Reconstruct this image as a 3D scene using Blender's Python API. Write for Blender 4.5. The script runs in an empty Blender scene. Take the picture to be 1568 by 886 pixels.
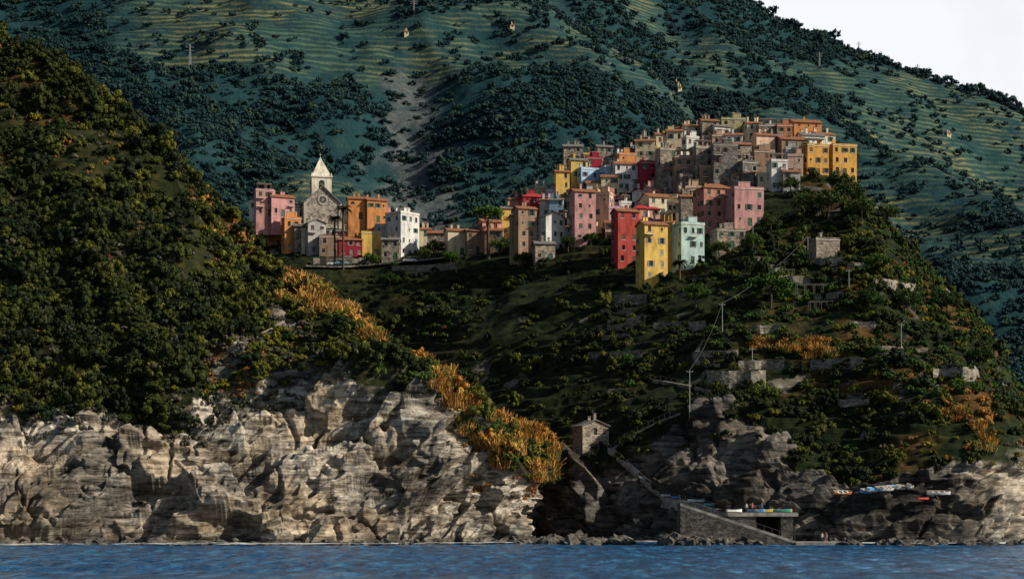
import bpy, math, random, numpy as np
from mathutils import Vector, Matrix
from mathutils.bvhtree import BVHTree
random.seed(7); rng=np.random.default_rng(7)
F=2926.0; CH=6.0; HY=785.0; CX=784.0
scene=bpy.context.scene
def P(px,py,d): return ((px-CX)*d/F, d, CH-(py-HY)*d/F)

# ---------------------------------------------------------------- noise
def hsh(i,j,k,s=0):
    h=(i*73856093)^(j*19349663)^(k*83492791)^(s*26544357)
    h=h&0xffffffff
    h=((h^(h>>16))*0x45d9f3b)&0xffffffff
    h=((h^(h>>16))*0x45d9f3b)&0xffffffff
    h=h^(h>>16)
    return h/4294967296.0
def vn(x,y,z,s=0):
    xi=np.floor(x).astype(np.int64);yi=np.floor(y).astype(np.int64);zi=np.floor(z).astype(np.int64)
    fx=x-xi;fy=y-yi;fz=z-zi
    fx=fx*fx*(3-2*fx);fy=fy*fy*(3-2*fy);fz=fz*fz*(3-2*fz)
    r=0
    for a in (0,1):
        wa=fx if a else 1-fx
        for b in (0,1):
            wb=fy if b else 1-fy
            for c in (0,1):
                wc=fz if c else 1-fz
                r=r+wa*wb*wc*hsh(xi+a,yi+b,zi+c,s)
    return r*2-1
def fbm(x,y,z,o=4,s=0,g=.5):
    r=0;a=1.0;t=0
    for i in range(o):
        r=r+a*vn(x,y,z,s+i);t+=a;a*=g;x=x*2.03+7.1;y=y*2.03+3.3;z=z*2.03+1.7
    return r/t
def cells(x,y,z,s=0,tilt=2.2):
    xi=np.floor(x).astype(np.int64);yi=np.floor(y).astype(np.int64);zi=np.floor(z).astype(np.int64)
    best=np.full(x.shape,1e9);val=np.zeros(x.shape)
    for a in (-1,0,1):
        for b in (-1,0,1):
            for c in (-1,0,1):
                i=xi+a;j=yi+b;k=zi+c
                dx=i+hsh(i,j,k,s)-x;dy=j+hsh(i,j,k,s+1)-y;dz=k+hsh(i,j,k,s+2)-z
                d=dx*dx+dy*dy+dz*dz
                v=hsh(i,j,k,s+3)*2-1 + (hsh(i,j,k,s+4)-.5)*tilt*dx+(hsh(i,j,k,s+5)-.5)*tilt*dy+(hsh(i,j,k,s+6)-.5)*tilt*dz
                m=d<best
                best=np.where(m,d,best);val=np.where(m,v,val)
    return val
def sst(a,b,x):
    t=np.clip((x-a)/(b-a),0,1);return t*t*(3-2*t)

# ---------------------------------------------------------------- materials
def newmat(name,rough=.85,spec=.2):
    m=bpy.data.materials.new(name);m.use_nodes=True
    nt=m.node_tree;b=nt.nodes['Principled BSDF']
    b.inputs['Roughness'].default_value=rough;b.inputs['Specular IOR Level'].default_value=spec
    return m,nt,b
def N(nt,t,**kw):
    n=nt.nodes.new(t)
    for k,v in kw.items(): setattr(n,k,v)
    return n
def ramp(nt,src,stops,interp='LINEAR'):
    r=N(nt,'ShaderNodeValToRGB');r.color_ramp.interpolation=interp
    e=r.color_ramp.elements
    while len(e)<len(stops): e.new(.5)
    for el,(p,c) in zip(e,stops):
        el.position=p;el.color=(c,c,c,1) if not isinstance(c,tuple) else (*c,1)
    nt.links.new(src,r.inputs[0]);return r.outputs[0]
def mix(nt,f,a,b,mode='MIX'):
    n=N(nt,'ShaderNodeMix',data_type='RGBA',blend_type=mode)
    for i,v in ((0,f),(6,a),(7,b)):
        if isinstance(v,(int,float)): n.inputs[i].default_value=v
        elif isinstance(v,tuple): n.inputs[i].default_value=(*v,1)
        else: nt.links.new(v,n.inputs[i])
    return n.outputs[2]
def mth(nt,op,a,b=0.0,clamp=False):
    n=N(nt,'ShaderNodeMath',operation=op);n.use_clamp=clamp
    for i,v in ((0,a),(1,b)):
        if isinstance(v,(int,float)): n.inputs[i].default_value=v
        else: nt.links.new(v,n.inputs[i])
    return n.outputs[0]
def coords(nt,scale=(1,1,1),rot=(0,0,0)):
    t=N(nt,'ShaderNodeTexCoord');m=N(nt,'ShaderNodeMapping')
    m.inputs['Scale'].default_value=scale;m.inputs['Rotation'].default_value=rot
    nt.links.new(t.outputs['Object'],m.inputs[0]);return m.outputs[0]
def noise(nt,vec,scale,detail=5,rough=.55):
    n=N(nt,'ShaderNodeTexNoise');n.inputs['Scale'].default_value=scale
    n.inputs['Detail'].default_value=detail;n.inputs['Roughness'].default_value=rough
    if vec is not None: nt.links.new(vec,n.inputs['Vector'])
    return n.outputs['Fac']
def bump(nt,b,h,strength=.5,dist=.2):
    n=N(nt,'ShaderNodeBump');n.inputs['Strength'].default_value=strength;n.inputs['Distance'].default_value=dist
    nt.links.new(h,n.inputs['Height']);nt.links.new(n.outputs[0],b.inputs['Normal'])
def attr(nt,name):
    a=N(nt,'ShaderNodeAttribute');a.attribute_name=name;return a.outputs['Fac']

DIP=(math.radians(12),math.radians(17),0)
def rockcolor(nt,bright,dark,warm):
    v=coords(nt,(.12,.12,.9),DIP)
    n1=noise(nt,v,1.6,9,.66)
    c=ramp(nt,n1,[(.36,dark),(.45,tuple(x*.45 for x in bright)),(.55,tuple(x*.9 for x in bright)),(.76,tuple(min(1,x*1.35) for x in bright))])
    n2=noise(nt,coords(nt),.07,4)
    c=mix(nt,ramp(nt,n2,[(.42,0.0),(.62,.75)]),c,mix(nt,.5,c,warm))
    n3=noise(nt,coords(nt,(1,1,1.6)),.045,5,.6)
    c=mix(nt,1.0,c,ramp(nt,n3,[(.40,.32),(.56,1.0)]),'MULTIPLY')
    n4=noise(nt,coords(nt),.6,6,.7)
    c=mix(nt,1.0,c,ramp(nt,n4,[(.38,.5),(.54,1.05)]),'MULTIPLY')
    sx=N(nt,'ShaderNodeSeparateXYZ');nt.links.new(coords(nt),sx.inputs[0])
    zz=mth(nt,'ADD',sx.outputs[2],mth(nt,'MULTIPLY',n1,3.0))
    c=mix(nt,ramp(nt,mth(nt,'MULTIPLY',zz,.1),[(.20,.85),(.40,0.0)]),c,dark)
    return c,n1
def terrain_mat(name,rb,rd,rw,g1,g2,g3,darkattr=False,dry=(.15,.075,.025)):
    m,nt,b=newmat(name,.95,.1)
    rc,h=rockcolor(nt,rb,rd,rw)
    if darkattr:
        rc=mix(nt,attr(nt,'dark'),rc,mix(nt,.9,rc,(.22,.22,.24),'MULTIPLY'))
    n=noise(nt,coords(nt),.35,8,.7)
    g=ramp(nt,n,[(.32,g1),(.5,g2),(.72,g3)])
    da=attr(nt,'dry')
    g=mix(nt,mth(nt,'MULTIPLY',da,ramp(nt,n,[(.35,.3),(.6,1.0)])),g,dry)
    geo=N(nt,'ShaderNodeNewGeometry');sx=N(nt,'ShaderNodeSeparateXYZ');nt.links.new(geo.outputs['Normal'],sx.inputs[0])
    steep=ramp(nt,sx.outputs[2],[(.10,.6),(.30,0.0)])
    g=mix(nt,steep,g,mix(nt,.8,rc,(.40,.38,.35),'MULTIPLY'))
    a=mth(nt,'ADD',attr(nt,'rock'),mth(nt,'MULTIPLY',mth(nt,'SUBTRACT',n,.5),1.6))
    f=ramp(nt,a,[(.42,0.0),(.58,1.0)])
    nt.links.new(mix(nt,f,g,rc),b.inputs['Base Color'])
    bump(nt,b,h,.8,.5)
    return m
def leafmat(name,cols,spec=.12):
    m,nt,b=newmat(name,.75,spec)
    oi=N(nt,'ShaderNodeObjectInfo')
    c=ramp(nt,oi.outputs['Random'],[(i/(len(cols)-1+1e-6)*.98,c) for i,c in enumerate(cols)])
    n=noise(nt,coords(nt),3.0,3)
    c=mix(nt,1.0,c,ramp(nt,n,[(.3,.45),(.7,1.5)]),'MULTIPLY')
    nt.links.new(c,b.inputs['Base Color'])
    return m
_pc={}
def plaster(col,kind='plaster'):
    key=(col,kind)
    if key in _pc: return _pc[key]
    m,nt,b=newmat(kind+'_paint',.9,.15)
    if kind=='stone':
        v=N(nt,'ShaderNodeTexVoronoi');v.inputs['Scale'].default_value=1.0
        nt.links.new(coords(nt,(1.6,1.6,2.8)),v.inputs['Vector'])
        bw=N(nt,'ShaderNodeSeparateColor');nt.links.new(v.outputs['Color'],bw.inputs[0])
        c=mix(nt,1.0,col,ramp(nt,bw.outputs[0],[(0.0,.45),(1.0,1.35)]),'MULTIPLY')
        n=noise(nt,coords(nt),.5,6,.6)
        c=mix(nt,1.0,c,ramp(nt,n,[(.3,.5),(.7,1.2)]),'MULTIPLY')
        bump(nt,b,v.outputs['Distance'],.6,.1)
    else:
        n=noise(nt,coords(nt,(1,1,.35)),.7,7,.65)
        c=mix(nt,1.0,col,ramp(nt,n,[(.3,.45),(.5,.88),(.7,1.10)]),'MULTIPLY')
        n2=noise(nt,coords(nt,(1,1,.6)),2.5,5,.7)
        c=mix(nt,ramp(nt,n2,[(.53,0.0),(.72,.5)]),c,(.24,.20,.16))
        bump(nt,b,n2,.2,.05)
    nt.links.new(c,b.inputs['Base Color']);_pc[key]=m;return m
def simple(name,col,rough=.6,spec=.3,var=.25,metal=0,scale=2.0):
    m,nt,b=newmat(name,rough,spec);b.inputs['Metallic'].default_value=metal
    n=noise(nt,coords(nt),scale,4)
    nt.links.new(mix(nt,1.0,col,ramp(nt,n,[(.3,1-var),(.7,1+var)]),'MULTIPLY'),b.inputs['Base Color']);return m
def roofmat(name,col):
    m,nt,b=newmat(name,.9,.1)
    n=noise(nt,coords(nt,(1,1,1)),1.5,6,.7)
    c=ramp(nt,n,[(.3,tuple(x*.5 for x in col)),(.5,col),(.7,tuple(min(1,x*1.4) for x in col))])
    w=N(nt,'ShaderNodeTexWave',bands_direction='X');w.inputs['Scale'].default_value=2.2;w.inputs['Distortion'].default_value=.4
    nt.links.new(coords(nt),w.inputs[0])
    c=mix(nt,.45,c,w.outputs['Color'],'MULTIPLY')
    nt.links.new(c,b.inputs['Base Color']);bump(nt,b,w.outputs['Fac'],.5,.08);return m
MAT={}
MAT['glass']=simple('window_glass',(.02,.022,.028),.15,.6)
MAT['terracotta']=roofmat('terracotta_tiles',(.36,.16,.09))
MAT['slate']=roofmat('slate_tiles',(.24,.22,.21))
MAT['redroof']=roofmat('red_membrane',(.5,.06,.06))
MAT['deck']=simple('roof_deck',(.42,.37,.33),.9)
MAT['trim']=simple('trim_paint',(.68,.65,.58),.7)
MAT['concrete']=simple('concrete',(.30,.28,.25),.95,.1,.5,0,.8)
MAT['iron']=simple('painted_iron',(.12,.12,.12),.5)
MAT['pole']=simple('galvanised_pole',(.36,.37,.38),.5,.4)
MAT['rail']=simple('dull_rail',(.16,.15,.14),.7,.2)
MAT['wood']=simple('weathered_wood',(.16,.11,.07),.9)
MAT['bark']=simple('bark',(.09,.065,.045),.95)
SH=[simple('shutter_paint',c,.6) for c in ((.03,.10,.05),(.10,.05,.03),(.05,.12,.10),(.25,.22,.18),(.03,.07,.04))]

# ---------------------------------------------------------------- mesh helpers
def link(o,parent=None):
    scene.collection.objects.link(o)
    if parent is not None: o.parent=parent
    return o
def obj(name,v,f,mats,parent=None,mi=None,smooth=False):
    me=bpy.data.meshes.new(name);me.from_pydata([tuple(x) for x in v],[],[tuple(x) for x in f]);
    for m in (mats if isinstance(mats,(list,tuple)) else [mats]): me.materials.append(m)
    if mi is not None: me.polygons.foreach_set('material_index',mi)
    if smooth: me.polygons.foreach_set('use_smooth',[True]*len(me.polygons))
    me.update();o=bpy.data.objects.new(name,me);return link(o,parent)
def empty(name,loc=(0,0,0),rz=0):
    e=bpy.data.objects.new(name,None);e.location=loc;e.rotation_euler=(0,0,rz);e.empty_display_size=.5
    return link(e)
class MB:
    def __init__(s): s.v=[];s.f=[];s.m=[]
    def face(s,pts,m=0):
        n=len(s.v);s.v+= [tuple(p) for p in pts];s.f.append(tuple(range(n,n+len(pts))));s.m.append(m)
    def box(s,a,b,m=0):
        x0,y0,z0=a;x1,y1,z1=b;n=len(s.v)
        s.v+=[(x0,y0,z0),(x1,y0,z0),(x1,y1,z0),(x0,y1,z0),(x0,y0,z1),(x1,y0,z1),(x1,y1,z1),(x0,y1,z1)]
        for q in ((0,3,2,1),(4,5,6,7),(0,1,5,4),(1,2,6,5),(2,3,7,6),(3,0,4,7)):
            s.f.append(tuple(n+i for i in q));s.m.append(m)
    def obox(s,o,u,n_,a,b,m=0):
        k=len(s.v);s.box(a,b,m)
        for i in range(k,len(s.v)):
            x,y,z=s.v[i];s.v[i]=(o[0]+u[0]*x+n_[0]*y,o[1]+u[1]*x+n_[1]*y,z)
    def tube(s,p,q,r0,r1=None,seg=6,m=0):
        r1=r0 if r1 is None else r1
        p=Vector(p);q=Vector(q);d=(q-p);
        if d.length<1e-6: return
        d.normalize();a=d.orthogonal().normalized();b=d.cross(a);n=len(s.v)
        for c,r in ((p,r0),(q,r1)):
            for i in range(seg):
                t=2*math.pi*i/seg;s.v.append(tuple(c+a*(r*math.cos(t))+b*(r*math.sin(t))))
        for i in range(seg):
            j=(i+1)%seg;s.f.append((n+i,n+j,n+seg+j,n+seg+i));s.m.append(m)
        s.f.append(tuple(n+seg+i for i in range(seg)));s.m.append(m)
    def make(s,name,mats,parent=None,smooth=False):
        return obj(name,s.v,s.f,mats,parent,s.m,smooth) if s.f else None

# ---------------------------------------------------------------- lofted land
def blur(a,n,ax):
    for _ in range(n):
        b=a.copy()
        if ax==0: b[1:-1]=(a[:-2]+2*a[1:-1]+a[2:])/4
        else: b[:,1:-1]=(a[:,:-2]+2*a[:,1:-1]+a[:,2:])/4
        a=b
    return a
def dense(ctrl,nc,nr):
    ctrl=np.array(ctrl,float)
    def rs(a,ns):
        out=[]
        for i,n in enumerate(ns):
            t=np.linspace(0,1,n,endpoint=False)
            out.append(a[i][None]*(1-t)[:,None,None]+a[i+1][None]*t[:,None,None])
        out.append(a[-1][None]);return np.concatenate(out)
    a=rs(ctrl,nc);a=rs(a.transpose(1,0,2),nr).transpose(1,0,2);return a
def toworld(g):
    px,py,d=g[...,0],g[...,1],g[...,2]
    return np.stack([(px-CX)*d/F,d,CH-(py-HY)*d/F],-1)
def gnormal(W):
    du=np.gradient(W,axis=0);dv=np.gradient(W,axis=1);n=np.cross(du,dv)
    return n/(np.linalg.norm(n,axis=-1,keepdims=True)+1e-9)
def gridmesh(name,W,mat,attrs={},smooth=False):
    a,b,_=W.shape
    idx=np.arange(a*b).reshape(a,b)
    f=np.stack([idx[:-1,:-1],idx[1:,:-1],idx[1:,1:],idx[:-1,1:]],-1).reshape(-1,4)
    me=bpy.data.meshes.new(name)
    me.vertices.add(a*b);me.vertices.foreach_set('co',W.reshape(-1).astype(np.float32))
    me.loops.add(f.size);me.loops.foreach_set('vertex_index',f.reshape(-1).astype(np.int32))
    me.polygons.add(len(f));me.polygons.foreach_set('loop_start',np.arange(0,f.size,4,dtype=np.int32))
    me.update(calc_edges=True);me.materials.append(mat)
    if smooth: me.polygons.foreach_set('use_smooth',np.ones(len(f),bool))
    else: me.polygons.foreach_set('use_smooth',np.zeros(len(f),bool))
    for k,v in attrs.items():
        at=me.attributes.new(k,'FLOAT','POINT');at.data.foreach_set('value',v.reshape(-1).astype(np.float32))
    o=bpy.data.objects.new(name,me);link(o)
    return o,f
def strata(W):
    x,y,z=W[...,0],W[...,1],W[...,2]
    ca,sa=math.cos(.30),math.sin(.30)
    x2=x*ca+z*sa;z2=-x*sa+z*ca
    cb,sb=math.cos(.22),math.sin(.22)
    y2=y*cb+z2*sb;z3=-y*sb+z2*cb
    return x2,y2,z3
def rockdisp(W,amp):
    x,y,z=strata(W)
    x=x+fbm(x/14,y/14,z/14,3,50)*3.0;z=z+fbm(x/24,y/24,z/24,3,60)*4.0
    d=fbm(x/26,y/26,z/20,3,45)*7.0
    d+=cells(x/19,y/19,z/8,11,1.8)*3.0
    d+=cells(x/7.5,y/7.5,z/2.3,31,2.0)*1.6
    d+=cells(x/3.0,y/3.0,z/1.0,71,2.0)*.55
    t=z/2.9+.3*vn(x/10,y/10,z/10,91);fr=t-np.floor(t);d+=(.5-fr)*1.1*sst(-.35,.15,vn(x/18,y/18,z/9,90))
    j=np.abs(fbm(x/13+3,y/13,z/30,2,95));d-=(1-sst(0,.05,j))*1.5
    d=blur(blur(d,2,0),2,1)
    d+=fbm(x/2.0,y/2.0,z/.9,3,80)*.32
    return d*amp

def wl(d): return HY+CH*F/d
def column(px,W,rows,back=(70,150),bpy_=(100,None)):
    out=[(px,wl(W-3)+14,W-3),(px,wl(W),W)]+[(px,a,b) for a,b in rows]
    D=rows[-1]
    out+=[(px,D[0]+bpy_[0],D[1]+back[0]),(px,795,D[1]+back[1])]
    return out
LC=[column(-420,325,[(770,336),(665,358),(350,405),(-140,480)]),
column(-100,332,[(765,343),(660,362),(350,402),(10,470)]),
column(0,338,[(765,347),(655,365),(350,402),(44,465)]),
column(95,342,[(760,350),(650,366),(350,402),(76,458)]),
column(150,344,[(758,352),(645,366),(365,402),(138,450)]),
column(205,345,[(755,353),(640,367),(380,400),(182,442)]),
column(300,347,[(750,355),(640,367),(440,394),(272,428)]),
column(375,348,[(745,356),(592,372),(450,393),(330,420)]),
column(412,348,[(742,356),(572,374),(470,390),(392,412)]),
column(465,349,[(740,357),(552,374),(490,385),(432,405)]),
column(520,350,[(740,358),(552,375),(512,382),(476,398)]),
column(570,351,[(738,359),(564,374),(535,380),(512,395)]),
column(640,353,[(738,361),(598,372),(578,378),(566,390)]),
column(700,355,[(745,364),(645,373),(630,377),(616,386)]),
column(780,360,[(775,368),(708,374),(685,378),(656,386)]),
column(820,366,[(790,372),(738,378),(705,382),(664,388)]),
column(829,372,[(790,380),(738,386),(708,391),(690,398)]),
column(818,415,[(790,420),(740,425),(715,430),(705,435)]),
column(690,460,[(790,465),(740,470),(715,475),(705,480)]),]
pxs=[c[0][0] for c in LC]
nc=[max(10,int(abs(pxs[i+1]-pxs[i])*(.35 if pxs[i+1]<=-100 else 1.0))) for i in range(len(pxs)-1)];nc[-2]=40;nc[-1]=30;nc[-3]=14
nr=[8,85,140,110,100,25,10]
g=dense(LC,nc,nr);vrow=np.repeat(np.arange(g.shape[1])[None],g.shape[0],0).astype(float)
g=blur(blur(g,30,0),60,1)
W=toworld(g);Nn=gnormal(W)
rv=sum(nr[:3])
rvL=rv
jit=fbm(W[...,0]/14,W[...,1]/14,W[...,2]/14,4,5)
rockm=1-sst(-14,14,vrow-rv+jit*75)
disp=rockdisp(W,1.0)*np.clip(rockm*1.1+.05,0,1)
gx=W[...,0]+W[...,2]*.45
soft=(1-np.abs(fbm(gx/26,W[...,1]/80,W[...,2]/110,3,16))*3.0)*4.5-1.5+fbm(W[...,0]/20,W[...,1]/20,W[...,2]/20,4,15)*5.0+fbm(W[...,0]/5,W[...,1]/5,W[...,2]/5,3,25)*.8
edge=np.exp(-((vrow-(rv+210))/28)**2)
disp=disp+soft*(1-rockm*.85)*(1-.7*edge)
keep=sst(8,30,vrow)*.8+.2
W=W+Nn*(disp*keep)[...,None]
shL=sst(-60,30,(g[...,0]-330)-(600-g[...,1])*.12)
dryA=sst(.0,.3,fbm(W[...,0]/14,W[...,1]/14,W[...,2]/14,4,33)+.25*shL-.10)*(.45+.55*shL)
out=sst(.26,.48,fbm(W[...,0]/9,W[...,1]/9,W[...,2]/12,3,34)+.1*shL)*.8*(.25+.75*shL)
rockA=np.clip(rockm+out*(vrow>rv),0,1)
mL=terrain_mat('headland_ground',(.57,.515,.43),(.035,.032,.03),(.58,.41,.23),(.006,.011,.004),(.018,.024,.008),(.06,.048,.017))
left_land,fL=gridmesh('left_headland_terrain',W,mL,{'rock':rockA,'dry':dryA})
WL=W;gL=g;rockL=rockA;vL=vrow;dryL=dryA

def hc(px,W,A,B,C,D): return column(px,W,[A,B,C,D],(90,210),(130,None))
HC=[hc(150,470,(700,500),(560,560),(440,600),(362,640)),
hc(420,450,(700,480),(560,545),(402,590),(330,640)),
hc(500,440,(700,470),(560,538),(402,588),(325,640)),
hc(570,435,(700,465),(560,530),(405,588),(350,630)),
hc(650,425,(700,450),(550,520),(402,580),(368,615)),
hc(760,412,(700,440),(540,500),(402,562),(350,612)),
hc(830,400,(700,425),(540,485),(402,548),(305,602)),
hc(900,390,(700,412),(560,462),(400,538),(265,605)),
hc(980,382,(670,407),(545,452),(432,515),(245,608)),
hc(1080,372,(650,400),(520,445),(385,520),(215,612)),
hc(1160,366,(670,390),(500,440),(340,530),(208,615)),
hc(1240,362,(710,378),(520,428),(300,550),(222,612)),
hc(1300,358,(735,370),(520,420),(325,525),(270,585)),
hc(1340,356,(730,368),(530,415),(400,480),(330,555)),
hc(1400,354,(715,366),(560,405),(480,450),(412,520)),
hc(1480,353,(712,365),(600,395),(540,425),(480,480)),
hc(1530,358,(692,374),(640,388),(600,405),(562,440)),
hc(1568,364,(690,382),(660,390),(630,402),(600,428)),
hc(1660,386,(740,402),(715,408),(690,415),(670,432)),
hc(1800,420,(812,425),(806,430),(800,435),(795,440))]
pxs=[c[0][0] for c in HC]
nc=[max(10,int((pxs[i+1]-pxs[i])*(.3 if pxs[i+1]<=500 or pxs[i]>=1568 else .72))) for i in range(len(pxs)-1)]
nr=[8,120,110,110,130,25,10]
g=dense(HC,nc,nr);vrow=np.repeat(np.arange(g.shape[1])[None],g.shape[0],0).astype(float)
g=blur(blur(g,40,0),70,1)
W=toworld(g);Nn=gnormal(W)
rv=sum(nr[:2]);rB=sum(nr[:3]);rC=sum(nr[:4]);rD=sum(nr[:5])
jit=fbm(W[...,0]/14,W[...,1]/14,W[...,2]/14,4,105)
rockm=1-sst(-14,14,vrow-rv+jit*60)
disp=rockdisp(W,1.0)*np.clip(rockm*1.1+.05,0,1)
vill=sst(rC-25,rC,vrow)*(1-sst(rD,rD+10,vrow))*(g[...,0]<1300)
soft=fbm(W[...,0]/35,W[...,1]/35,W[...,2]/35,4,115)*6.5*(1-vill*.8)+fbm(W[...,0]/5,W[...,1]/5,W[...,2]/5,3,125)*.6
disp=disp+soft*(1-rockm*.8)
keep=sst(8,30,vrow)*.75+.25
W=W+Nn*(disp*keep)[...,None]
tm=(1-rockm)*sst(-.35,0.1,fbm(W[...,0]/40,W[...,1]/40,W[...,2]/60,2,140))*(1-sst(rD-10,rD,vrow))*.85
st=2.6
t=W[...,2]/st+fbm(W[...,0]/25,W[...,1]/25,W[...,2]*0,3,150)*1.1
fl=np.floor(t);fr=t-fl
tz=(fl+sst(.55,1,fr)-t)*st
W[...,2]+=tz*tm
out=sst(.30,.5,fbm(W[...,0]/8,W[...,1]/8,W[...,2]/11,4,133))*.75
rockA=np.clip(rockm+out*(vrow>rv),0,1)
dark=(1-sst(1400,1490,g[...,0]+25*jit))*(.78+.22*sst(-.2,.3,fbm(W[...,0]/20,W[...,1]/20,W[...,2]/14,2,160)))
dryA=sst(.05,.35,fbm(W[...,0]/16,W[...,1]/16,W[...,2]/16,3,134))*(.12+.70*sst(1100,1350,g[...,0]))
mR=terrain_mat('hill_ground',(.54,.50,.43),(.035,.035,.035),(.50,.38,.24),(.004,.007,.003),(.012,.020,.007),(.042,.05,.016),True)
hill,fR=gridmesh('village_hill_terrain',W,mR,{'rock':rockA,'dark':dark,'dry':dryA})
WR=W;gR=g;rockR=rockA;vR=vrow

BL=BVHTree.FromPolygons([tuple(p) for p in WL.reshape(-1,3).tolist()],fL.tolist())
BR=BVHTree.FromPolygons([tuple(p) for p in WR.reshape(-1,3).tolist()],fR.tolist())
def hit(px,py,T=None):
    o=Vector((0,0,CH));d=Vector(((px-CX)/F,1,-(py-HY)/F)).normalized();best=None
    for t in ([T] if T else [BL,BR]):
        r=t.ray_cast(o,d)
        if r[0] is not None and (best is None or r[3]<best[1]): best=(r[0],r[3])
    return best[0] if best else None

# background mountain
nu,nv=620,330
PX=np.linspace(-700,2500,nu)[:,None]*np.ones((1,nv))
sil=np.interp(PX[:,0],[-700,0,400,900,1090,1140,1180,1220,1260,1300,1350,1400,1450,1500,1540,1568,1700,2000,2500],
 [-160,-220,-260,-200,-50,8,38,50,62,84,102,119,134,150,170,190,262,430,700])[:,None]
TT=np.linspace(-.35,1.45,nv)[None]*np.ones((nu,1))
t1=np.clip(TT,0,1);PY=640-(640-sil)*t1
D=780+1000*t1**1.25
PY=np.where(TT<0,640+(-TT)*420,PY);D=np.where(TT<0,780+TT*120,D)
PY=np.where(TT>1,sil+(TT-1)*700,PY);D=np.where(TT>1,D+(TT-1)*2200,D)
lim=HY+CH*F/D+10;PY=np.minimum(PY,lim)
def linef(x,pts): return np.interp(x,[p[0] for p in pts],[p[1] for p in pts])
spur=linef(PX,[(200,-160),(620,0),(700,22),(800,62),(880,105),(980,165),(1060,250),(1200,380),(1500,640)])
ab=sst(0,34,spur-PY)
D=D+(130*ab*sst(560,760,PX)*(1-sst(1000,1200,PX)))*(TT<=1)
gul=np.exp(-((PX-(640+(PY-200)*.12))/90)**2)*sst(60,150,PY)
D=D+20*gul*(TT<=1)
g=np.stack([PX,PY,D],-1);g=blur(blur(g,3,0),3,1)
W=toworld(g);Nn=gnormal(W)
x,y,z=W[...,0],W[...,1],W[...,2]
rid=1-np.abs(fbm(x/260+.35*z/260,y/400,z/900,4,201))*2
disp=(rid-.5)*38+fbm(x/60,y/60,z/60,4,211)*13
disp*=sst(0,.3,TT)*(1-.55*sst(.88,1.0,TT)*(1-sst(1.0,1.2,TT)))
W=W+Nn*disp[...,None]
cxs=628+(PY-200)*.12
scar=np.exp(-((PX-cxs)/(48+np.clip(PY-110,0,300)*.12))**2)*sst(95,150,PY)*(1-sst(330,390,PY))
scar=sst(.42,.98,scar*1.0+fbm(x/13,y/13,z/45,4,222)*1.0)
scar=scar*(np.abs(PX-cxs)<120)*sst(90,130,PY)
tlow=fbm(x/170,y/170,z/170,3,230)
ter=sst(-.05,.20,tlow+.44*np.exp(-((PY-linef(PX,[(0,20),(500,30),(900,110),(1300,190),(1568,240)]))/90)**2)*(.55+.45*sst(600,1000,PX))-.12)*(1-scar)
mm,nt,b=newmat('haze_tinted_mountain_ground',1,.03)
geo=N(nt,'ShaderNodeTexCoord');sx=N(nt,'ShaderNodeSeparateXYZ');nt.links.new(geo.outputs['Object'],sx.inputs[0])
nz=noise(nt,coords(nt),.012,5,.6)
zz=mth(nt,'ADD',mth(nt,'MULTIPLY',sx.outputs[2],.21),mth(nt,'MULTIPLY',nz,4.0))
fr=mth(nt,'FRACT',zz)
line=ramp(nt,fr,[(.0,.15),(.2,.9),(.42,.8),(.6,.1),(.9,.1)])
brk=ramp(nt,noise(nt,coords(nt,(1,1,3)),.035,6,.65),[(.38,0.0),(.58,1.0)])
base=ramp(nt,noise(nt,coords(nt),.06,8,.7),[(.3,(.011,.036,.048)),(.55,(.020,.056,.062)),(.75,(.045,.086,.066))])  # distance haze is painted into the mountain's ground colours as a blue-teal tint
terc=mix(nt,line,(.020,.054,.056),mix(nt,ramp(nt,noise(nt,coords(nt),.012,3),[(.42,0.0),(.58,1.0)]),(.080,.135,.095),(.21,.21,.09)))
c=mix(nt,mth(nt,'MULTIPLY',attr(nt,'ter'),brk),base,terc)
sc=ramp(nt,noise(nt,coords(nt,(1,1,.35)),.15,8,.7),[(.3,(.05,.07,.08)),(.7,(.20,.20,.185))])
c=mix(nt,mth(nt,'MULTIPLY',attr(nt,'scar'),.75),c,sc)
nt.links.new(c,b.inputs['Base Color'])
bump(nt,b,noise(nt,coords(nt),.2,6,.7),.8,3)
mtn,fM=gridmesh('mountain_terrain',W,mm,{'scar':scar,'ter':ter},True)
WM=W;gM=g;VM=TT

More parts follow.
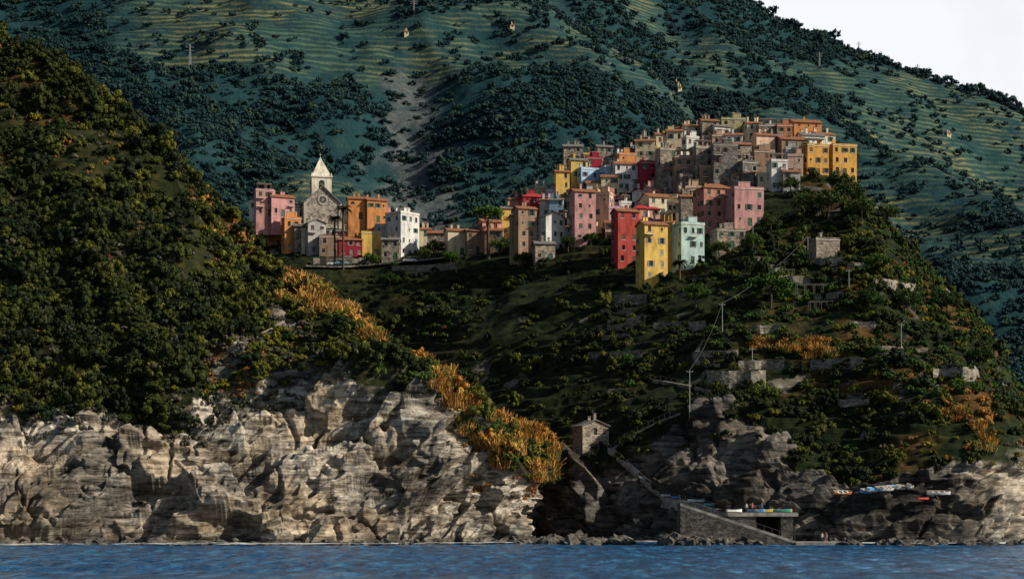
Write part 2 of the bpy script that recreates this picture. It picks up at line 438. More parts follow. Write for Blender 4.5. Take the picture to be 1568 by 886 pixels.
# ---------------------------------------------------------------- foliage prototypes
def leafcloud(n,ls,ncl,flat=.75,spread=.27,seed=0,core=True):
    r=np.random.default_rng(seed)
    th=r.uniform(0,2*np.pi,ncl);u=r.uniform(-.1,1,ncl);rad=r.uniform(.45,.85,ncl)
    cen=np.stack([np.cos(th)*np.sqrt(1-u*u*.9)*rad,np.sin(th)*np.sqrt(1-u*u*.9)*rad,u*rad*flat+.15],-1)
    size=r.uniform(.6,1.3,ncl)
    k=r.integers(0,ncl,n)
    off=r.normal(size=(n,3));off/=np.linalg.norm(off,axis=1,keepdims=True)
    off*= (spread*size[k]*r.uniform(.55,1.15,n))[:,None]
    c=cen[k]+off
    nrm=off/np.linalg.norm(off,axis=1,keepdims=True)+r.normal(size=(n,3))*.55
    nrm/=np.linalg.norm(nrm,axis=1,keepdims=True)
    t=np.cross(nrm,r.normal(size=(n,3)));t/=np.linalg.norm(t,axis=1,keepdims=True);bt=np.cross(nrm,t)
    s=(ls*r.uniform(.6,1.3,n))[:,None]
    V=np.stack([c-t*s,c-bt*s*.6,c+t*s,c+bt*s*.6],1).reshape(-1,3)
    Fc=np.arange(n*4).reshape(n,4)
    V=V.tolist();Fc=Fc.tolist()
    if core:
        for ci in range(ncl):
            b0=len(V);R=spread*size[ci]*.72
            for a in range(5):
                ph=-math.pi/2+math.pi*a/4
                for bb in range(7):
                    q=2*math.pi*bb/7
                    V.append([cen[ci][0]+R*math.cos(ph)*math.cos(q),cen[ci][1]+R*math.cos(ph)*math.sin(q),cen[ci][2]+R*math.sin(ph)])
            for a in range(4):
                for bb in range(7):
                    Fc.append([b0+a*7+bb,b0+a*7+(bb+1)%7,b0+(a+1)*7+(bb+1)%7,b0+(a+1)*7+bb])
    return V,Fc
def proto(colname,items):
    col=bpy.data.collections.new(colname)
    for nme,V,Fc,mat in items:
        me=bpy.data.meshes.new(nme);me.from_pydata(V,[],Fc);me.materials.append(mat);me.update()
        o=bpy.data.objects.new(nme,me);col.objects.link(o)
    return col
def bushes(colname,mat,n=300,ls=.115,ncl=13,flat=.75,spread=.3,seeds=(1,2,3,4)):
    return proto(colname,[(colname+'_form',*leafcloud(n,ls,ncl,flat,spread,s),mat) for s in seeds])
m_maq=leafmat('maquis_leaves',[(.008,.015,.006),(.022,.032,.007),(.012,.020,.008),(.050,.062,.010),(.010,.017,.007),(.10,.105,.014),(.016,.026,.009)])
m_yel=leafmat('broom_leaves',[(.12,.12,.012),(.07,.09,.012),(.19,.16,.016)])
m_dry=leafmat('dry_shrub_leaves',[(.24,.10,.025),(.32,.15,.04),(.14,.11,.07),(.30,.09,.018)])
m_gry=leafmat('grey_shrub_leaves',[(.08,.08,.055),(.12,.105,.075),(.05,.055,.042)])
m_grn=leafmat('garden_leaves',[(.02,.05,.010),(.05,.10,.012),(.03,.06,.015),(.085,.13,.02)])
m_mtn=leafmat('haze_tinted_woodland_leaves',[(.009,.032,.042),(.014,.042,.046),(.026,.064,.058),(.011,.037,.046),(.045,.085,.055)])  # blue of the leaves is painted aerial haze, kept low in contrast
m_reed=leafmat('reed_blades',[(.48,.24,.055),(.28,.15,.04),(.56,.31,.08),(.20,.17,.045),(.40,.17,.035)])
m_gold=leafmat('golden_bush_leaves',[(.50,.23,.04),(.30,.13,.03),(.54,.31,.065),(.18,.15,.03),(.08,.09,.018)])
c_maq=bushes('maquis_shrub',m_maq,seeds=(1,2,3,4,5,6));c_yel=bushes('broom_shrub',m_yel)
c_tall=proto('tall_maquis',[('tall_maquis_form',*leafcloud(420,.095,16,1.35,.27,s),m_maq) for s in (11,12,13)])
c_dry=bushes('dry_shrub',m_dry,220,.09,9,.6);c_gry=bushes('grey_shrub',m_gry,300,.06,10,.7,.33)
c_grn=bushes('garden_shrub',m_grn);c_mtn=bushes('far_tree',m_mtn,120,.18,8,1.0,.33)
c_gold=bushes('golden_bush',m_gold,420,.075,14,1.1,.28)
def reedmesh(seed,n=130):
    r=random.Random(seed);V=[];Fc=[]
    for i in range(n):
        a=r.uniform(0,6.28);q=math.sqrt(r.random())*.9;x=q*math.cos(a);y=q*math.sin(a)
        h=r.uniform(.5,1.6)*(1-.35*q);lx=x*.35+r.gauss(0,.25)+.1;ly=y*.35+r.gauss(0,.25);w=r.uniform(.015,.038);t=r.uniform(0,3.14)
        dx=w*math.cos(t);dy=w*math.sin(t);b=len(V)
        V+=[(x-dx,y-dy,-.2),(x+dx,y+dy,-.2),(x+lx*.4+dx*1.6,y+ly*.4+dy*1.6,h*.6),(x+lx*.4-dx*1.6,y+ly*.4-dy*1.6,h*.6),
            (x+lx+dx,y+ly+dy,h),(x+lx-dx,y+ly-dy,h)]
        Fc+=[(b,b+1,b+2,b+3),(b+3,b+2,b+4,b+5)]
    return V,Fc
c_reed=proto('reed_clump',[('reed_clump_form',*reedmesh(s),m_reed) for s in (1,2,3,4)])
def scatter(name,pts,scl,col,tilt=.15):
    pts=np.array(pts,float)
    if len(pts)==0: return
    n=len(pts);me=bpy.data.meshes.new(name);me.vertices.add(n);me.vertices.foreach_set('co',pts.reshape(-1).astype(np.float32))
    scl=np.array(scl,float)
    S=np.stack([scl*rng.uniform(.8,1.25,n),scl*rng.uniform(.8,1.25,n),scl*rng.uniform(.7,1.25,n)],-1)
    R=np.stack([rng.normal(size=n)*tilt,rng.normal(size=n)*tilt,rng.uniform(0,6.28,n)],-1)
    a=me.attributes.new('scl','FLOAT_VECTOR','POINT');a.data.foreach_set('vector',S.reshape(-1).astype(np.float32))
    a=me.attributes.new('rot','FLOAT_VECTOR','POINT');a.data.foreach_set('vector',R.reshape(-1).astype(np.float32))
    a=me.attributes.new('pick','INT','POINT');a.data.foreach_set('value',rng.integers(0,len(col.objects),n).astype(np.int32))
    o=bpy.data.objects.new(name,me);link(o)
    ng=bpy.data.node_groups.new(name+'_nodes','GeometryNodeTree')
    ng.interface.new_socket('Geometry',in_out='INPUT',socket_type='NodeSocketGeometry')
    ng.interface.new_socket('Geometry',in_out='OUTPUT',socket_type='NodeSocketGeometry')
    gi=ng.nodes.new('NodeGroupInput');go=ng.nodes.new('NodeGroupOutput')
    ip=ng.nodes.new('GeometryNodeInstanceOnPoints');ci=ng.nodes.new('GeometryNodeCollectionInfo')
    ci.inputs['Collection'].default_value=col;ci.inputs['Separate Children'].default_value=True;ci.inputs['Reset Children'].default_value=True
    ip.inputs['Pick Instance'].default_value=True
    def na(nm,dt):
        q=ng.nodes.new('GeometryNodeInputNamedAttribute');q.data_type=dt;q.inputs['Name'].default_value=nm
        return [s for s in q.outputs if s.enabled and s.name=='Attribute'][0]
    L=ng.links
    L.new(gi.outputs[0],ip.inputs['Points']);L.new(ci.outputs[0],ip.inputs['Instance'])
    L.new(na('rot','FLOAT_VECTOR'),ip.inputs['Rotation']);L.new(na('scl','FLOAT_VECTOR'),ip.inputs['Scale']);L.new(na('pick','INT'),ip.inputs['Instance Index'])
    L.new(ip.outputs[0],go.inputs[0])
    md=o.modifiers.new('scatter','NODES');md.node_group=ng
    return o
def sample(W,n,prob):
    a=np.linalg.norm(np.cross(W[1:,:-1]-W[:-1,:-1],W[:-1,1:]-W[:-1,:-1]),axis=-1)*prob[:-1,:-1]
    p=(a/a.sum()).reshape(-1);k=rng.choice(p.size,n,p=p);i,j=np.unravel_index(k,a.shape)
    s=rng.random((n,1));t=rng.random((n,1))
    return W[i,j]*(1-s)*(1-t)+W[i+1,j]*s*(1-t)+W[i,j+1]*(1-s)*t+W[i+1,j+1]*s*t,i,j

# left headland vegetation
x,y,z=WL[...,0],WL[...,1],WL[...,2];pxL,pyL=gL[...,0],gL[...,1]
slope=(vL>rvL-12)&(vL<rvL+110+100+22)&(pxL>-150)
top=vL>rvL+170
dens=np.where(slope,1.0,0.0)*(1-.9*sst(.4,.8,rockL))
flank=sst(-40,60,(pxL-380)-(560-pyL)*.1)
n1=fbm(x/9,y/9,z/9,3,301)
clear=sst(.10,.32,n1)
p,i,j=sample(WL,6500,dens*(1-.72*flank)*(1-.75*dryL)*(1-.93*clear)*(1-.35*top))
s=rng.uniform(.6,2.0,len(p))+1.8*rng.random(len(p))**5;p[:,2]-=s*.12
scatter('left_headland_maquis_shrubs',p,s,c_maq)
p,i,j=sample(WL,650,dens*(1-.8*flank)*(1-.7*dryL)*(1-clear)*(.3+.7*sst(-.1,.3,fbm(x/25,y/25,z/25,2,303))))
s=rng.uniform(1.6,3.6,len(p));p[:,2]-=s*.1
scatter('left_headland_tall_shrubs',p,s,c_tall,.1)
p,i,j=sample(WL,1500,dens*(.25+.75*shL)*(sst(-.1,.3,fbm(x/18,y/18,z/18,3,311))+.15));s=rng.uniform(.5,1.7,len(p))
scatter('left_headland_broom_shrubs',p,s,c_yel)
p,i,j=sample(WL,2400,dens*(.10+.5*shL+.25*clear)*(.08+dryL));s=rng.uniform(.4,1.3,len(p))
scatter('left_headland_dry_shrubs',p,s,c_dry)
p,i,j=sample(WL,900,np.where((vL>rvL-45)&(vL<rvL+110),1.,0)*(pxL>-20)*(pxL<560)+.15*dens*clear);s=rng.uniform(.5,1.4,len(p))
scatter('left_headland_grey_shrubs',p,s,c_gry)
up=sst(rvL-22,rvL+8,vL)*(vL<rvL+218)
rz=np.exp(-((pxL-755)/66)**2)*up
rz=rz+up*(.45*((pxL>430)&(pxL<500)&(vL>rvL+120))+.45*((pxL>520)&(pxL<575)&(vL>rvL+90))+.25*((pxL>630)&(pxL<700)))
rn=fbm(x/6,y/6,z/6,3,321)
rz2=rz*sst(-.28,.06,rn)
p,i,j=sample(WL,620,rz2);s=rng.uniform(1.0,2.4,len(p))
scatter('golden_reed_bed',p,s,c_reed,.16)
p,i,j=sample(WL,680,rz2+.14*up*(pxL>300)*(pxL<410)*(vL>rvL+150));s=rng.uniform(.7,2.3,len(p))
scatter('golden_bush_mass',p,s,c_gold,.15)
p,i,j=sample(WL,300,up*(pxL>560)*(pxL<830)*(.25+sst(-.05,-.3,rn)));s=rng.uniform(.6,1.8,len(p))
scatter('cliff_edge_green_shrubs',p,s,c_grn,.15)
low=(vL>rvL-75)*(vL<rvL+10)*(pxL>690)*(pxL<828)
p,i,j=sample(WL,180,low*(.3+sst(0,.3,rn)));s=rng.uniform(.4,1.2,len(p))
scatter('cliff_face_dry_tufts',p,s,c_dry,.2)
B=[];S=[]
for px,py,r in ((545,560,4.2),(570,550,3.6),(600,545,3.2),(520,545,2.6),(625,560,2.6),(250,560,4.5),(210,570,4),(160,560,4),(290,575,3.5),(370,300,2.2),(120,560,4),(60,600,4),(30,560,4.5),(0,590,4.5),(370,620,1.6),(100,620,3.5),(320,610,3),(440,445,2.6),(60,640,3.5),(180,630,3.0),(240,630,3.2)):
    h=hit(px,py+6,BL)
    if h: B.append((h.x,h.y,h.z+r*.1));S.append(r)
def topof(px,T):
    lo_,hi_=-60,700
    for _ in range(14):
        m_=(lo_+hi_)/2
        if hit(px,m_,T): hi_=m_
        else: lo_=m_
    return hi_
for px,r in ((5,3.2),(22,2.2),(48,3.6),(66,2.5),(90,3.4),(105,2.2),(128,3),(150,2.2),(172,3.8),(190,3.2),(212,2.2),(238,4.0),(252,3.3),(275,2.2),(300,2.8),(330,2.2),(350,2.8),(372,3.0),(395,1.8),(430,2),(470,1.8),(505,2.4),(550,2)):
    h=hit(px,topof(px,BL)+4,BL)
    if h: B.append((h.x,h.y,h.z+r*.15));S.append(r)
scatter('left_headland_large_shrubs',B,S,c_tall,.08)

# hill vegetation
x,y,z=WR[...,0],WR[...,1],WR[...,2];pxR,pyR=gR[...,0],gR[...,1]
rvR=8+120;rBR=rvR+110;rCR=rBR+110;rDR=rCR+130
vz=((vR>rCR-12)&(vR<rDR+6)&(pxR<1290)&(pxR>380))
dens=((vR>rvR-20)&(vR<rDR+30)).astype(float)*(1-.8*sst(.4,.8,rockR))*np.where(vz,.10,1.0)
vall=1-sst(820,960,pxR)
dens1=dens*(1-.60*vall*(vR<rCR-15))
p,i,j=sample(WR,7000,dens1*(.15+sst(-.2,.2,fbm(x/11,y/11,z/11,3,401))))
s=rng.uniform(.6,2.0,len(p))+1.6*rng.random(len(p))**6;p[:,2]-=s*.12
scatter('hill_maquis_shrubs',p,s,c_maq)
p,i,j=sample(WR,300,dens1*(.2+sst(-.1,.2,fbm(x/18,y/18,z/18,3,405))));s=rng.uniform(1.5,3.0,len(p))
scatter('hill_tall_shrubs',p,s,c_tall,.1)
p,i,j=sample(WR,2800,dens*sst(900,1200,pxR)*(vR>rBR-40)+.12*dens*(pxR<780)*(vR>rBR)+.03*dens);s=rng.uniform(.5,1.9,len(p))
scatter('hill_garden_shrubs',p,s,c_grn)
p,i,j=sample(WR,1300,dens*sst(1120,1380,pxR)+.05*dens);s=rng.uniform(.4,1.5,len(p))
scatter('hill_broom_shrubs',p,s,c_yel)
p,i,j=sample(WR,700,dens*sst(1150,1450,pxR)*(.2+sst(.0,.3,fbm(x/12,y/12,z/12,3,402)))+.02*dens);s=rng.uniform(.4,1.2,len(p))
scatter('hill_dry_shrubs',p,s,c_dry)
def patch(x0,x1,y0,y1,n,r0,r1,T):
    B=[];S=[]
    for _ in range(n):
        h=hit(random.uniform(x0,x1),random.uniform(y0,y1),T)
        if h: B.append(tuple(h));S.append(random.uniform(r0,r1))
    return B,S
B,S=patch(1150,1235,522,538,34,.8,1.4,BR);b2,s2=patch(1235,1275,525,552,20,1.0,1.6,BR);b3,s3=patch(1445,1515,615,690,10,1.0,1.8,BR)
scatter('hill_reed_bed',B+b2+b3,S+s2+s3,c_reed,.14)
B,S=patch(1435,1520,600,700,28,.8,1.8,BR);b2,s2=patch(1365,1450,400,480,12,.6,1.3,BR)
scatter('hill_golden_bush_mass',B+b2,S+s2,c_gold,.12)

# mountain woodland
x,y,z=WM[...,0],WM[...,1],WM[...,2]
dn=((VM>.05)&(VM<1.06)).astype(float)*(1-.87*sst(.2,.6,ter))*(1-.85*scar)*(.35+sst(-.2,.2,fbm(x/45,y/45,z/45,4,501)))*(gM[...,0]>-150)*(gM[...,0]<1750)*(gM[...,1]>-80)*(gM[...,1]<620)
p,i,j=sample(WM,23000,dn);s=rng.uniform(1.5,4.4,len(p));p[:,2]+=s*.05
scatter('mountain_woodland',p,s,c_mtn,.06)
tr=np.argmin(np.abs(VM[0]-1.0));idx=[k for k in range(nu) if 1120<gM[k,0,0]<1700]
Bp=[];Bs=[]
for k in idx:
    for _ in range(3):
        if fbm(np.array([gM[k,0,0]/25.]),np.array([.3]),np.array([.5]),3,9)[0]>-.05 or random.random()<.2:
            q=WM[k,tr+random.randint(-4,1)]; r=random.uniform(2.5,7);Bp.append((q[0]+random.uniform(-5,5),q[1],q[2]+r*.1));Bs.append(r)
scatter('ridge_trees',Bp,Bs,c_mtn,.06)

# ---------------------------------------------------------------- houses
COL=dict(pink=(.72,.37,.35),salmon=(.66,.30,.23),red=(.46,.07,.055),crimson=(.40,.03,.06),orange=(.72,.30,.10),yellow=(.76,.50,.13),amber=(.74,.40,.09),
 gold=(.60,.42,.12),cream=(.76,.66,.45),white=(.80,.78,.74),grey=(.44,.43,.41),brown=(.36,.23,.16),teal=(.54,.74,.68),blue=(.40,.58,.76),
 mauve=(.56,.38,.42),peach=(.76,.52,.38),stone=(.38,.32,.25),dstone=(.22,.20,.18),khaki=(.42,.38,.20),rust=(.52,.21,.11))
def facade(wb,gb,sb,tb,o,u,n,L,zb,z0,z1,fl,nc,rs,door=False,sprob=.55,wprob=.85,bal=.06,ib=None):
    def pt(a,z,out=0): return (o[0]+u[0]*a+n[0]*out,o[1]+u[1]*a+n[1]*out,z)
    wb.face([pt(0,zb),pt(L,zb),pt(L,z0),pt(0,z0)])
    fh=(z1-z0)/fl;cw=L/nc;ww=min(1.0,cw*.42);wh=min(1.55,fh*.52)
    skipc=[rs.random()<.08 for _ in range(nc)]
    for i in range(fl):
        for j in range(nc):
            a0=j*cw;a1=a0+cw;b0=z0+i*fh;b1=b0+fh
            isdoor=door and i==0 and j==nc//2
            if not isdoor and (rs.random()>wprob or skipc[j]) or cw<1.2:
                wb.face([pt(a0,b0),pt(a1,b0),pt(a1,b1),pt(a0,b1)]);continue
            sm=rs.random()<.15
            w2=ww*(.6 if sm else rs.uniform(.85,1.1));h2=wh*(.55 if sm else rs.uniform(.85,1.05))
            if isdoor: w2=min(1.3,cw*.5);h2=min(2.2,fh*.8)
            c=(a0+a1)/2+rs.uniform(-.10,.10)*cw;x0=c-w2/2;x1=c+w2/2
            y0=b0+(.03 if isdoor else fh*.30+(wh-h2)*.5);y1=y0+h2
            wb.face([pt(a0,b0),pt(x0,b0),pt(x0,b1),pt(a0,b1)]);wb.face([pt(x1,b0),pt(a1,b0),pt(a1,b1),pt(x1,b1)])
            wb.face([pt(x0,b0),pt(x1,b0),pt(x1,y0),pt(x0,y0)]);wb.face([pt(x0,y1),pt(x1,y1),pt(x1,b1),pt(x0,b1)])
            r=-.25
            wb.face([pt(x0,y0),pt(x1,y0),pt(x1,y0,r),pt(x0,y0,r)]);wb.face([pt(x0,y1,r),pt(x1,y1,r),pt(x1,y1),pt(x0,y1)])
            wb.face([pt(x0,y0),pt(x0,y0,r),pt(x0,y1,r),pt(x0,y1)]);wb.face([pt(x1,y0,r),pt(x1,y0),pt(x1,y1),pt(x1,y1,r)])
            gb.face([pt(x0,y0,r),pt(x1,y0,r),pt(x1,y1,r),pt(x0,y1,r)])
            if not isdoor:
                tb.obox(o,u,n,(x0-.12,.004,y0-.12),(x1+.12,.10,y0-.002))
                q=rs.random()
                if q<sprob*.45: sb.obox(o,u,n,(x0+.03,-.12,y0+.03),(x1-.03,-.05,y1-.03))
                elif q<sprob:
                    sb.obox(o,u,n,(x0-w2*.5,.01,y0),(x0-.02,.07,y1));sb.obox(o,u,n,(x1+.02,.01,y0),(x1+w2*.5,.07,y1))
                if rs.random()<bal and ib is not None and i>0:
                    tb.obox(o,u,n,(x0-.7,.004,b0+.1),(x1+.7,.9,b0+.22))
                    for k in range(9):
                        t=x0-.65+k*(x1-x0+1.3)/8;ib.obox(o,u,n,(t-.02,.82,b0+.22),(t+.02,.86,b0+1.15))
                    ib.obox(o,u,n,(x0-.7,.80,b0+1.15),(x1+.7,.88,b0+1.2))
            else: sb.obox(o,u,n,(x0+.05,-.18,y0+.02),(x1-.05,-.10,y1-.05))
hc_=0
def house(name,px0,px1,py0,py1,rot,col,roof='flat',d=None,k=.85,fl=None,nc=None,wprob=.85,T=None,dofs=0,found=6,bal=.07):
    global hc_;hc_+=1
    rs=random.Random(hc_*17+3)
    pc=(px0+px1)/2
    if d is None:
        h=hit(pc,py1,BR);d=h.y if h else 600
        h2=hit(px0+3,py1,BR);h3=hit(px1-3,py1,BR)
        ds=[q.y for q in (h,h2,h3) if q]
        d=min(ds) if ds else 605
        d=max(500,min(635,d))
    d+=dofs
    sc=d/F;Wt=(px1-px0)*sc;H=(py1-py0)*sc;r=math.radians(rot)
    w=Wt/(math.cos(r)+k*abs(math.sin(r)));dp=k*w
    yc=d+.5*(w*abs(math.sin(r))+dp*math.cos(r))
    z0=CH-(py1-HY)*sc
    E=empty(name,((pc-CX)*sc*(1+ (yc-d)/d*1.0),yc,z0),r)
    stone=col in('stone','dstone')
    cc=COL[col];jt=rs.choice((.84,.92,1.0,1.05));cc=tuple(min(.82,round(q*jt,3)) for q in cc)
    m=plaster(cc,'stone' if stone else 'plaster')
    wb,gb,sb,tb,ib,rb=MB(),MB(),MB(),MB(),MB(),MB()
    fl=fl or max(1,round(H/3.1));nc=nc or max(1,round(w/2.7));nd=max(1,round(dp/2.9))
    hw=w/2;hd=dp/2
    facade(wb,gb,sb,tb,(-hw,-hd),(1,0),(0,-1),w,-found,0,H,fl,nc,rs,True,wprob=wprob,bal=bal,ib=ib)
    facade(wb,gb,sb,tb,(hw,-hd),(0,1),(1,0),dp,-found,0,H,fl,nd,rs,wprob=wprob*.75,bal=0)
    facade(wb,gb,sb,tb,(-hw,hd),(0,-1),(-1,0),dp,-found,0,H,fl,nd,rs,wprob=wprob*.75,bal=0)
    facade(wb,gb,sb,tb,(hw,hd),(-1,0),(0,1),w,-found,0,H,fl,nc,rs,wprob=wprob*.6,bal=0)
    ov=.35;rm='terracotta'
    if roof.startswith('s_'): rm='slate';roof=roof[2:]
    if roof=='red': rm='redroof';roof='hip'
    if roof=='flat':
        rb.box((-hw,-hd,H-.30),(hw,hd,H-.02))
        for a,b in (((-hw-.08,-hd-.08,H),(hw+.08,-hd+.22,H+.55)),((-hw-.08,hd-.22,H),(hw+.08,hd+.08,H+.55)),((-hw-.08,-hd+.223,H),(-hw+.22,hd-.223,H+.55)),((hw-.22,-hd+.223,H),(hw+.08,hd-.223,H+.55))):
            wb.box(a,b)
        tb.box((-hw-.14,-hd-.14,H-.16),(hw+.14,-hd-.003,H-.02))
        rmat=MAT['deck']
        q=rs.random()
        if q<.45:
            a=rs.uniform(-hw*.5,hw*.1);wb.box((a,-hd*.2,H),(a+min(2.6,w*.4),hd*.6,H+2.3));rb.box((a-.1,-hd*.2-.1,H+2.3),(a+min(2.6,w*.4)+.1,hd*.6+.1,H+2.45))
        elif q<.7:
            for xx in (-hw*.8,0,hw*.8):
                for yy in (-hd*.7,hd*.3): ib.tube((xx,yy,H),(xx,yy,H+2.3),.06,seg=4)
            rb.box((-hw*.85,-hd*.75,H+2.3),(hw*.85,hd*.35,H+2.38))
    else:
        rmat=MAT[rm];rh=min(2.6,w*.2 if roof=='gfront' else dp*.2)
        if roof=='gable':
            for sgn in (-1,1):
                y0=sgn*(hd+ov);zl=H-ov*rh/hd*.9
                rb.face([(-hw-ov,y0,zl),(hw+ov,y0,zl),(hw+ov,0,H+rh),(-hw-ov,0,H+rh)]);rb.face([(-hw-ov,y0,zl-.18),(-hw-ov,0,H+rh-.18),(hw+ov,0,H+rh-.18),(hw+ov,y0,zl-.18)])
                rb.face([(-hw-ov,y0,zl-.18),(hw+ov,y0,zl-.18),(hw+ov,y0,zl),(-hw-ov,y0,zl)])
                for xx in (-hw-ov,hw+ov): rb.face([(xx,y0,zl-.18),(xx,y0,zl),(xx,0,H+rh),(xx,0,H+rh-.18)])
            for xx in (-hw,hw): wb.face([(xx,-hd,H),(xx,hd,H),(xx,0,H+rh-.19)])
        elif roof=='gfront':
            for sgn in (-1,1):
                x0=sgn*(hw+ov);zl=H-ov*rh/hw*.9
                rb.face([(x0,-hd-ov,zl),(x0,hd+ov,zl),(0,hd+ov,H+rh),(0,-hd-ov,H+rh)]);rb.face([(x0,-hd-ov,zl-.18),(0,-hd-ov,H+rh-.18),(0,hd+ov,H+rh-.18),(x0,hd+ov,zl-.18)])
                for yy in (-hd-ov,hd+ov): rb.face([(x0,yy,zl-.18),(x0,yy,zl),(0,yy,H+rh),(0,yy,H+rh-.18)])
                rb.face([(x0,-hd-ov,zl-.18),(x0,hd+ov,zl-.18),(x0,hd+ov,zl),(x0,-hd-ov,zl)])
            for yy in (-hd,hd): wb.face([(-hw,yy,H),(hw,yy,H),(0,yy,H+rh-.19)])
        else:
            a=min(hw,hd)*.75;X=hw+ov;Y=hd+ov;zz=H-.05
            R=[(-X,-Y,zz),(X,-Y,zz),(X,Y,zz),(-X,Y,zz)];Q=[(-hw+a,-hd+a if hd>a else 0,H+rh),(hw-a,-hd+a,H+rh),(hw-a,hd-a,H+rh),(-hw+a,hd-a,H+rh)]
            for q in range(4): rb.face([R[q],R[(q+1)%4],Q[(q+1)%4],Q[q]])
            rb.face(Q);rb.face([R[3],R[2],R[1],R[0]])
            for q in range(4):
                A,Bq=R[q],R[(q+1)%4];rb.face([(A[0],A[1],A[2]-.15),(Bq[0],Bq[1],Bq[2]-.15),Bq,A])
    for _ in range(rs.randint(1,3)):
        cx=rs.uniform(-hw*.7,hw*.7);cy=rs.uniform(-hd*.3,hd*.7);ch=rs.uniform(.9,1.6)
        wb.box((cx-.3,cy-.25,H-.1),(cx+.3,cy+.25,H+ch+1.0));rb.box((cx-.4,cy-.35,H+ch+1.0),(cx+.4,cy+.35,H+ch+1.12))
    if rs.random()<.45:
        cx=rs.uniform(-hw*.7,hw*.7);ib.tube((cx,0,H),(cx,0,H+3.6),.035,seg=4);ib.tube((cx-.6,0,H+3.3),(cx+.6,0,H+3.3),.025,seg=4);ib.tube((cx-.4,0,H+3.0),(cx+.4,0,H+3.0),.025,seg=4)
    wb.make('walls',m,E);gb.make('windows',MAT['glass'],E);sb.make('shutters_and_door',rs.choice(SH),E)
    tb.make('sills',MAT['trim'],E);ib.make('ironwork',MAT['iron'],E);rb.make('roof',rmat,E)
    return E
NM=dict(pink='pink_house',salmon='salmon_house',red='red_house',crimson='crimson_house',orange='orange_house',yellow='yellow_house',amber='amber_house',gold='ochre_house',cream='cream_house',white='white_house',grey='grey_house',brown='brown_house',teal='pale_green_house',blue='pale_blue_house',mauve='mauve_house',peach='peach_house',stone='stone_house',dstone='stone_house',khaki='olive_house',rust='rust_house')
HS=[
(382,412,308,345,-20,'white','flat'),(388,420,291,330,15,'pink','flat'),(405,452,300,330,25,'pink','gable'),(392,410,300,345,0,'white','flat'),
(408,432,318,378,10,'orange','gable'),(430,462,334,385,20,'orange','flat'),(432,460,320,345,20,'white','flat'),
(450,482,345,385,5,'stone','s_gable'),(465,500,340,390,20,'grey','s_gfront'),(462,480,352,388,0,'cream','flat'),(486,520,362,392,10,'brown','flat'),
(530,560,303,335,12,'orange','gable'),(552,594,305,340,25,'orange','gable'),(532,552,342,372,0,'red','gable'),(515,556,366,392,10,'crimson','gable'),(536,562,352,378,20,'salmon','flat'),
(548,585,356,392,15,'yellow','flat'),(556,582,342,365,10,'stone','gable'),(572,612,345,388,5,'grey','flat'),(590,642,325,392,48,'white','flat'),(585,612,366,398,0,'stone','s_gable'),
(640,660,350,362,10,'cream','gable'),(655,682,356,384,0,'stone','gable'),(680,714,352,390,15,'cream','gable'),(712,738,352,388,10,'brown','gable'),(730,768,338,382,20,'salmon','gable'),
(742,772,352,385,-5,'brown','gable'),(765,790,318,360,10,'yellow','s_gable'),
(785,822,318,398,20,'brown','gable'),(780,800,330,395,15,'khaki','gable'),(792,838,300,325,15,'crimson','red'),(818,865,330,384,35,'white','s_gfront'),(815,850,372,398,10,'stone','s_gable'),
(872,912,292,370,15,'pink','gable'),(905,940,296,352,-18,'peach','flat'),(898,934,280,302,0,'white','gable'),(928,956,318,352,10,'mauve','flat'),
(936,978,322,404,18,'red','gable'),(960,1010,318,345,15,'salmon','red'),(974,1022,342,430,20,'yellow','gable'),(1008,1036,340,415,-22,'gold','gable'),(1030,1078,342,404,20,'teal','flat'),
(980,1036,300,330,18,'cream','gable'),(1062,1122,286,352,18,'salmon','hip'),(1112,1168,288,345,14,'pink','flat'),(1088,1140,352,380,12,'stone','flat'),
(1040,1066,300,345,5,'stone','gable'),(1034,1058,310,342,-10,'cream','gable'),
(848,872,262,305,10,'yellow','gable'),(868,900,244,290,15,'gold','s_gable'),(896,922,242,270,5,'crimson','flat'),(878,918,258,292,25,'blue','flat'),(918,950,256,292,20,'blue','flat'),
(936,976,250,292,10,'white','gable'),(944,972,236,262,10,'orange','flat'),(976,1006,248,290,15,'crimson','flat'),(920,948,270,300,0,'cream','gable'),(972,1004,215,256,-5,'cream','gable'),
(1004,1036,228,292,15,'stone','flat'),(1030,1062,240,292,5,'brown','flat'),(1036,1060,268,300,15,'dstone','flat'),(1056,1092,225,290,20,'stone','flat'),(1088,1128,222,288,5,'dstone','flat'),(1070,1100,255,290,0,'brown','flat'),
(1120,1150,220,262,10,'stone','gable'),(1128,1160,248,285,20,'dstone','flat'),(1150,1178,232,276,10,'brown','flat'),
(1175,1205,246,292,12,'white','flat'),(1196,1224,262,292,5,'grey','gable'),(1205,1230,238,270,-5,'peach','flat'),
(1000,1030,205,240,10,'cream','gable'),(1020,1045,200,236,0,'cream','gable'),(1042,1072,192,232,15,'cream','gable'),(1044,1070,210,250,20,'white','flat'),(1070,1100,184,225,10,'stone','gable'),(1085,1118,192,228,20,'white','s_gable'),
(1100,1140,182,222,5,'khaki','flat'),(1110,1136,206,238,0,'white','gable'),(1138,1168,188,228,12,'cream','gable'),(1158,1190,192,232,5,'stone','flat'),(1150,1186,206,242,14,'peach','gable'),(1186,1212,192,235,8,'rust','flat'),(1206,1256,186,226,10,'orange','gable'),
(1186,1236,212,246,12,'brown','gable'),(1218,1262,206,240,14,'white','s_gable'),(1238,1278,204,236,20,'cream','gable'),(1224,1268,222,268,18,'amber','flat'),(1264,1310,222,268,14,'amber','flat'),(1200,1226,228,262,5,'grey','flat'),
]
for x0,x1,y0,y1,rt,c,rf in HS:
    house(NM[c],x0,x1,y0,y1,rt,c,rf,wprob=.8 if c not in('stone','dstone') else .7)
